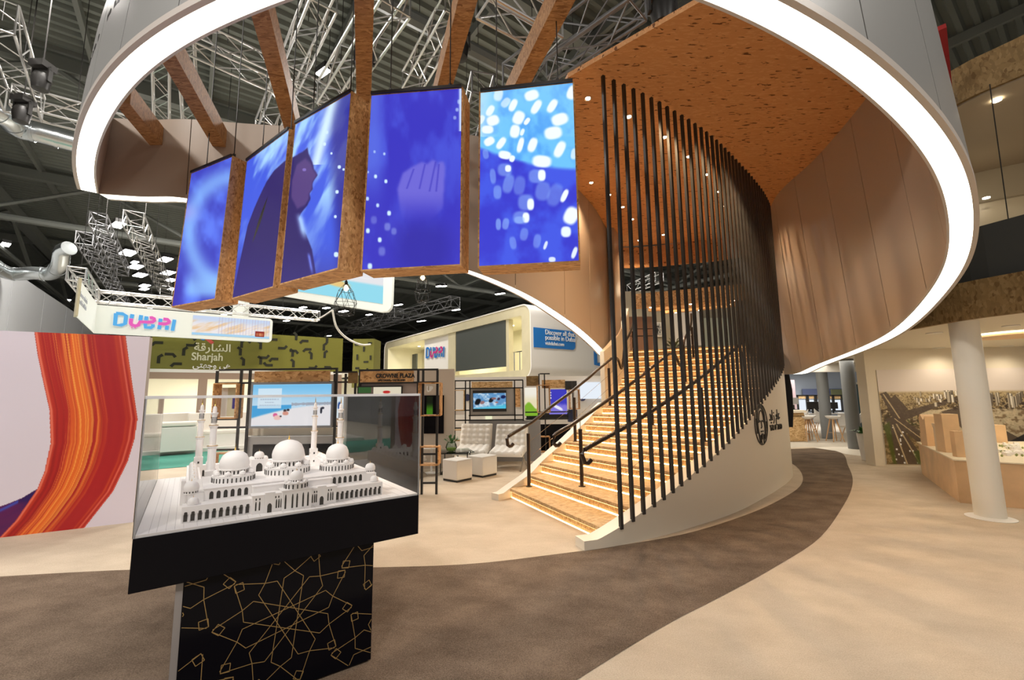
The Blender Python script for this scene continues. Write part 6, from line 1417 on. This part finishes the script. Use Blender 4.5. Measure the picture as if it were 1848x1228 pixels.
# back of the right hall: drop beam, wall, bar counter, stools, chairs
trim(MB().hexa([(7.35, 14.0, 2.2), (16, 14.2, 2.2), (16, 14.5, 2.2), (7.35, 14.3, 2.2)], [(7.35, 14.0, 2.47), (16, 14.2, 2.47), (16, 14.5, 2.47), (7.35, 14.3, 2.47)]), WHITE)
YK = 14.2
bc = T('bar_counter', 'board fronted bar counter with a pale top behind the curved stair wall', 'counter', at(1437, 780, YK).xy.to_3d())
X0 = at(1405, 780, YK).x; X1 = at(1454, 780, YK).x; MB().box(((X0 + X1) / 2, YK + .3, .46), (X1 - X0, .6, .90)).build('front', OSBP, bc); MB().box(((X0 + X1) / 2, YK + .28, .95), (X1 - X0 + .06, .7, .08)).build('worktop', CREAM, bc); MB().box(((X0 + X1) / 2, YK + .3, .80), (X1 - X0 + .01, .62, .05)).build('groove', OSBG, bc)
def stool(label, x, y):
    t = T('bar_stool', label, 'stool', (x, y, 0), 'white bar stools')
    attach0(MB().lathe((0, 0, .70), [(.001, 0), (.10, 0), (.19, .05), (.21, .10), (.19, .10), (.12, .06), (.001, .05)], 20).build('seat', PLASW, smooth=True), t)
    for k in range(4): a = math.pi / 4 + k * math.pi / 2; attach0(MB().tube([(math.cos(a) * .08, math.sin(a) * .08, .70), (math.cos(a) * .24, math.sin(a) * .24, .005)], [.02, .014], 8).build('leg', OAKLEG, smooth=True), t)
    attach0(MB().tube([(math.cos(a) * .175, math.sin(a) * .175, .28) for a in [math.pi / 4 + k * math.pi / 2 for k in range(5)]], .008, 6).build('foot_ring', CHROME), t)
stool('white bar stool with oak legs, rightmost in front of the grey column', 10.15, 14.1); stool('white bar stool with oak legs, middle of the three', 9.72, 14.6); stool('white bar stool with oak legs, nearest the bar counter', 9.42, 14.25)
def shell_chair(label, x, y, rz):
    t = T('shell_chair', label, 'chair', (x, y, 0), 'white shell chairs', rz); rows = []
    for j in range(9):
        v = j / 8; row = []
        for i in range(13):
            u = i / 12 * 2 - 1; yy = -.22 + .42 * min(1, v * 1.6) + max(0, v - .6) * .12; zz = .43 + .10 * abs(u) ** 2.2 * (.5 + v) + max(0, v - .5) * .78; row.append((u * (.25 - .06 * max(0, v - .6)), yy, zz))
        rows.append(row)
    o = MB().grid(rows).build('shell', PLASW, smooth=True); m_ = o.modifiers.new('s', 'SOLIDIFY'); m_.thickness = .012; attach0(o, t)
    for sx_1, sy_ in ((-1, -1), (1, -1), (1, 1), (-1, 1)): attach0(MB().tube([(sx_1 * .10, sy_ * .10, .44), (sx_1 * .22, sy_ * .20, .005)], .013, 8).build('leg', OAKLEG), t)
    return t
shell_chair('white shell chair nearest the planter and mural wall', 10.45, 12.9, math.radians(150)); shell_chair('white shell chair just right of the dark grey column', 10.6, 14.0, math.radians(200)); shell_chair('white shell chair seen between the two grey columns', 10.0, 15.6, math.radians(180)); shell_chair('white shell chair behind the first dark grey column, left of it', 11.2, 16.2, math.radians(160))
dk_ = T('work_desk', 'white work desk carrying two black monitors behind the bar stools', 'desk', (11.2, 16.9, 0)); MB().box((11.4, 16.9, .74), (2.6, .7, .03)).build('desk_top', PLASW, dk_)
for x in (10.2, 12.6): MB().box((x, 16.9, .365), (.05, .6, .72)).build('leg', PLASW, dk_)
for px, w_, lab in ((1468, .42, 'black monitor on the desk, left of the slimmer grey column'), (1505, .34, 'black monitor on the desk, right of the slimmer grey column'), (1433, .3, 'grey monitor standing on the bar counter')):
    Yk = 16.8 if px != 1433 else 14.55; c = at(px, 747 if px != 1433 else 735, Yk); zt0 = .757 if px != 1433 else .995; t = T('monitor', lab, 'monitor', (c.x, Yk, zt0)); MB().box((c.x, Yk, zt0 + .28), (w_, .04, w_ * .72)).build('display', BLACK if px != 1433 else GREYW, t, bevel=.004); MB().box((c.x, Yk + .02, zt0 + .08), (.05, .03, .15)).build('stand', BLACK, t); MB().box((c.x, Yk, zt0 + .006), (.2, .16, .012)).build('foot', BLACK, t)
pn = T('planter', 'tall white planter with a green plant beside the mural wall', 'planter', (7.98, 10.05, 0)); pc = fl(1566, 832, 0); MB().lathe(pc, [(.11, .012), (.16, .62), (.14, .62), (.13, .5), (.001, .5)], 24).build('pot', PLASW, pn, smooth=True)
pn.location = pc
for o in [x for x in bpy.data.objects if x.parent == pn]: attach(o, pn); o.matrix_parent_inverse = Matrix.Translation(-pc)
lv = leaves(pc + Vector((0, 0, .55)), 40, .16, .22, 9).build('leaves', LEAF); lv.parent = pn; lv.matrix_parent_inverse = Matrix.Translation(-pc)
hb_ = T('hanging_black_cloth', 'long black cloth bundle hanging beside the right edge of the curved stair wall', 'cloth', at(1424, 720, 10.8)); p0 = at(1420, 676, 10.8); p1 = at(1424.5, 771, 10.8)
MB().tube([p0, p0.lerp(p1, .3), p0.lerp(p1, .7), p1], [.05, .10, .10, .075], 12).build('cloth_bundle', mat('black_cloth', (.008, .008, .01), .9), hb_, smooth=True); MB().tube([p0, (p0.x, p0.y, 2.47)], .006, 6).build('cord', BLACK, hb_)
fs = T('far_display_stands', 'far row of lit display cases and posters behind the bar stools', 'display stand', at(1480, 760, 22).xy.to_3d())
X0 = at(1425, 740, 22).x; X1 = at(1560, 740, 22).x; MB().box(((X0 + X1) / 2, 22.3, 1.4), (X1 - X0, .1, 2.8)).build('blue_grey_wall', mat('blue_grey_wall', (.32, .36, .42), .6), fs); pr1(fs, 'blue_banner', mat('dull_blue', (.10, .12, .22), .6), 1449, 702, 1520, 715, 22.1, .05); pr1(fs, 'pink_column', mat('pale_pink', (.62, .45, .48), .6), 1426, 686, 1437, 760, 20, .3)
pr1(fs, 'dark_photo', mat('leaf_photo', (.14, .15, .07), .6), 1501, 703, 1520, 722, 22.0, .05)
for x0, x1 in ((1440, 1456), (1459, 1471), (1474, 1486), (1493, 1503), (1505, 1519)):
    b = MB(); hframe(b, x0, 714, x1, 742, 21.5, .06, .06); b.build('black_frame', BLACK, fs); pr1(fs, 'lit_panel', emis('cool_display', (.85, .92, 1.0), 1.0), x0 + 1, 722, x1 - 1, 741, 21.55, .04); pr1(fs, 'board_strip', OSBP, x0 + 1, 715, x1 - 1, 720, 21.5, .04)
light('AREA', (13.5, 19.5, 2.42), 160, (1, .97, .92), 3, name='stand_light')
tp_ = T('teal_door_panel', 'dark teal door panel in a white frame beside the mural wall end', 'door panel', at(1555, 720, 15).xy.to_3d()); pr1(tp_, 'white_frame', WHITE, 1537, 690, 1572, 789, 15.1, .08); pr1(tp_, 'teal_leaf', mat('teal_panel', (.03, .09, .12), .5), 1542, 694, 1568, 787, 15.05, .05)

# ================================================================== UPPER FLOOR BEYOND THE STAIR
rx = T('upper_reception_block', 'brown panelled block with two horizontal joints at the head of the stairs', 'reception desk', at(1143, 632, 12.6))
pr1(rx, 'panel_block', BROWNP, 1100, 572, 1178, 640, 12.6, .9)
for y in (594, 607): pr1(rx, 'joint', BLACK, 1100, y - .6, 1178, y + .6, 12.595, .01)
uw = T('upper_rear_wall', 'beige rear wall of the upper floor seen between the rods', 'wall', (4.5, 17, 2.7))
MB().box((7.7, 17.5, 4.2), (7.0, .15, 3.0)).build('wall_sheet', mat('upper_beige', (.40, .36, .27), .6), uw)
pr1(uw, 'white_panel', WHITE, 1216, 547, 1268, 624, 17.2, .05); pr1(uw, 'pale_glass_panel', mat('pale_green_glass', (.42, .45, .36), .2), 1272, 574, 1322, 626, 17.2, .05)
up_pic = T('window_picture', 'small framed black and white picture on the upper wall', 'picture', at(1188, 596, 16.9)); pr1(up_pic, 'frame', WHITE, 1179, 582, 1197, 608, 17.3, .04); ppic('print', fbw, 1181, 584, 1193, 606, 17.28, PRINT, up_pic, 20, 20)
for k, (a, b_, z_, lab) in enumerate([((1144, 545), (1352, 470), 13.0, 'front board beam of the upper floor ceiling with small lamps'), ((1170, 551), (1340, 500), 14.2, 'middle board beam of the upper floor ceiling'), ((1201, 556), (1325, 520), 15.4, 'rear board beam of the upper floor ceiling')]):
    p0 = at(*a, z_); p1 = at(*b_, z_ - 1.2); p1.z = p0.z
    t = T('upper_ceiling_beam', lab, 'beam', p0, 'board beams of the upper ceiling'); MB().bar(p0, p1, .22, .42).build('board_beam', OSB, t)
    for j in (.15, .5, .85): q = p0.lerp(p1, j) - Vector((0, .115, .1)); MB().lathe((q.x, q.y + .11, p0.z - .225), [(.001, 0), (.035, 0), (.035, .012)], 12).build('beam_lamp', DOWNW, t)
cl = T('dark_upper_column', 'dark brown column on the upper floor behind the densest rods', 'column', at(1336, 622, 13)); X = at(1336, 565, 13).x; MB().lathe((X, 13, 2.705), [(.12, 0), (.12, 2.2)], 20).build('shaft', mat('dark_brown', (.05, .03, .025), .5), cl, smooth=True)
p = at(1216, 620, 13.2); upn = T('low_planter', 'low dark planter with spiky leaves at the head of the stairs', 'planter', (p.x, p.y, 2.7)); MB().box((p.x, p.y, 2.82), (.62, .3, .22)).build('trough', BLACK, upn); leaves(Vector((p.x, p.y, 2.92)), 40, .2, .30, 12).build('leaves', mat('dusty_leaf', (.16, .18, .09), .6), upn)
light('AREA', (4.6, 14.5, 5.1), 110, (1, .78, .5), 2.0, name='upper_glow')
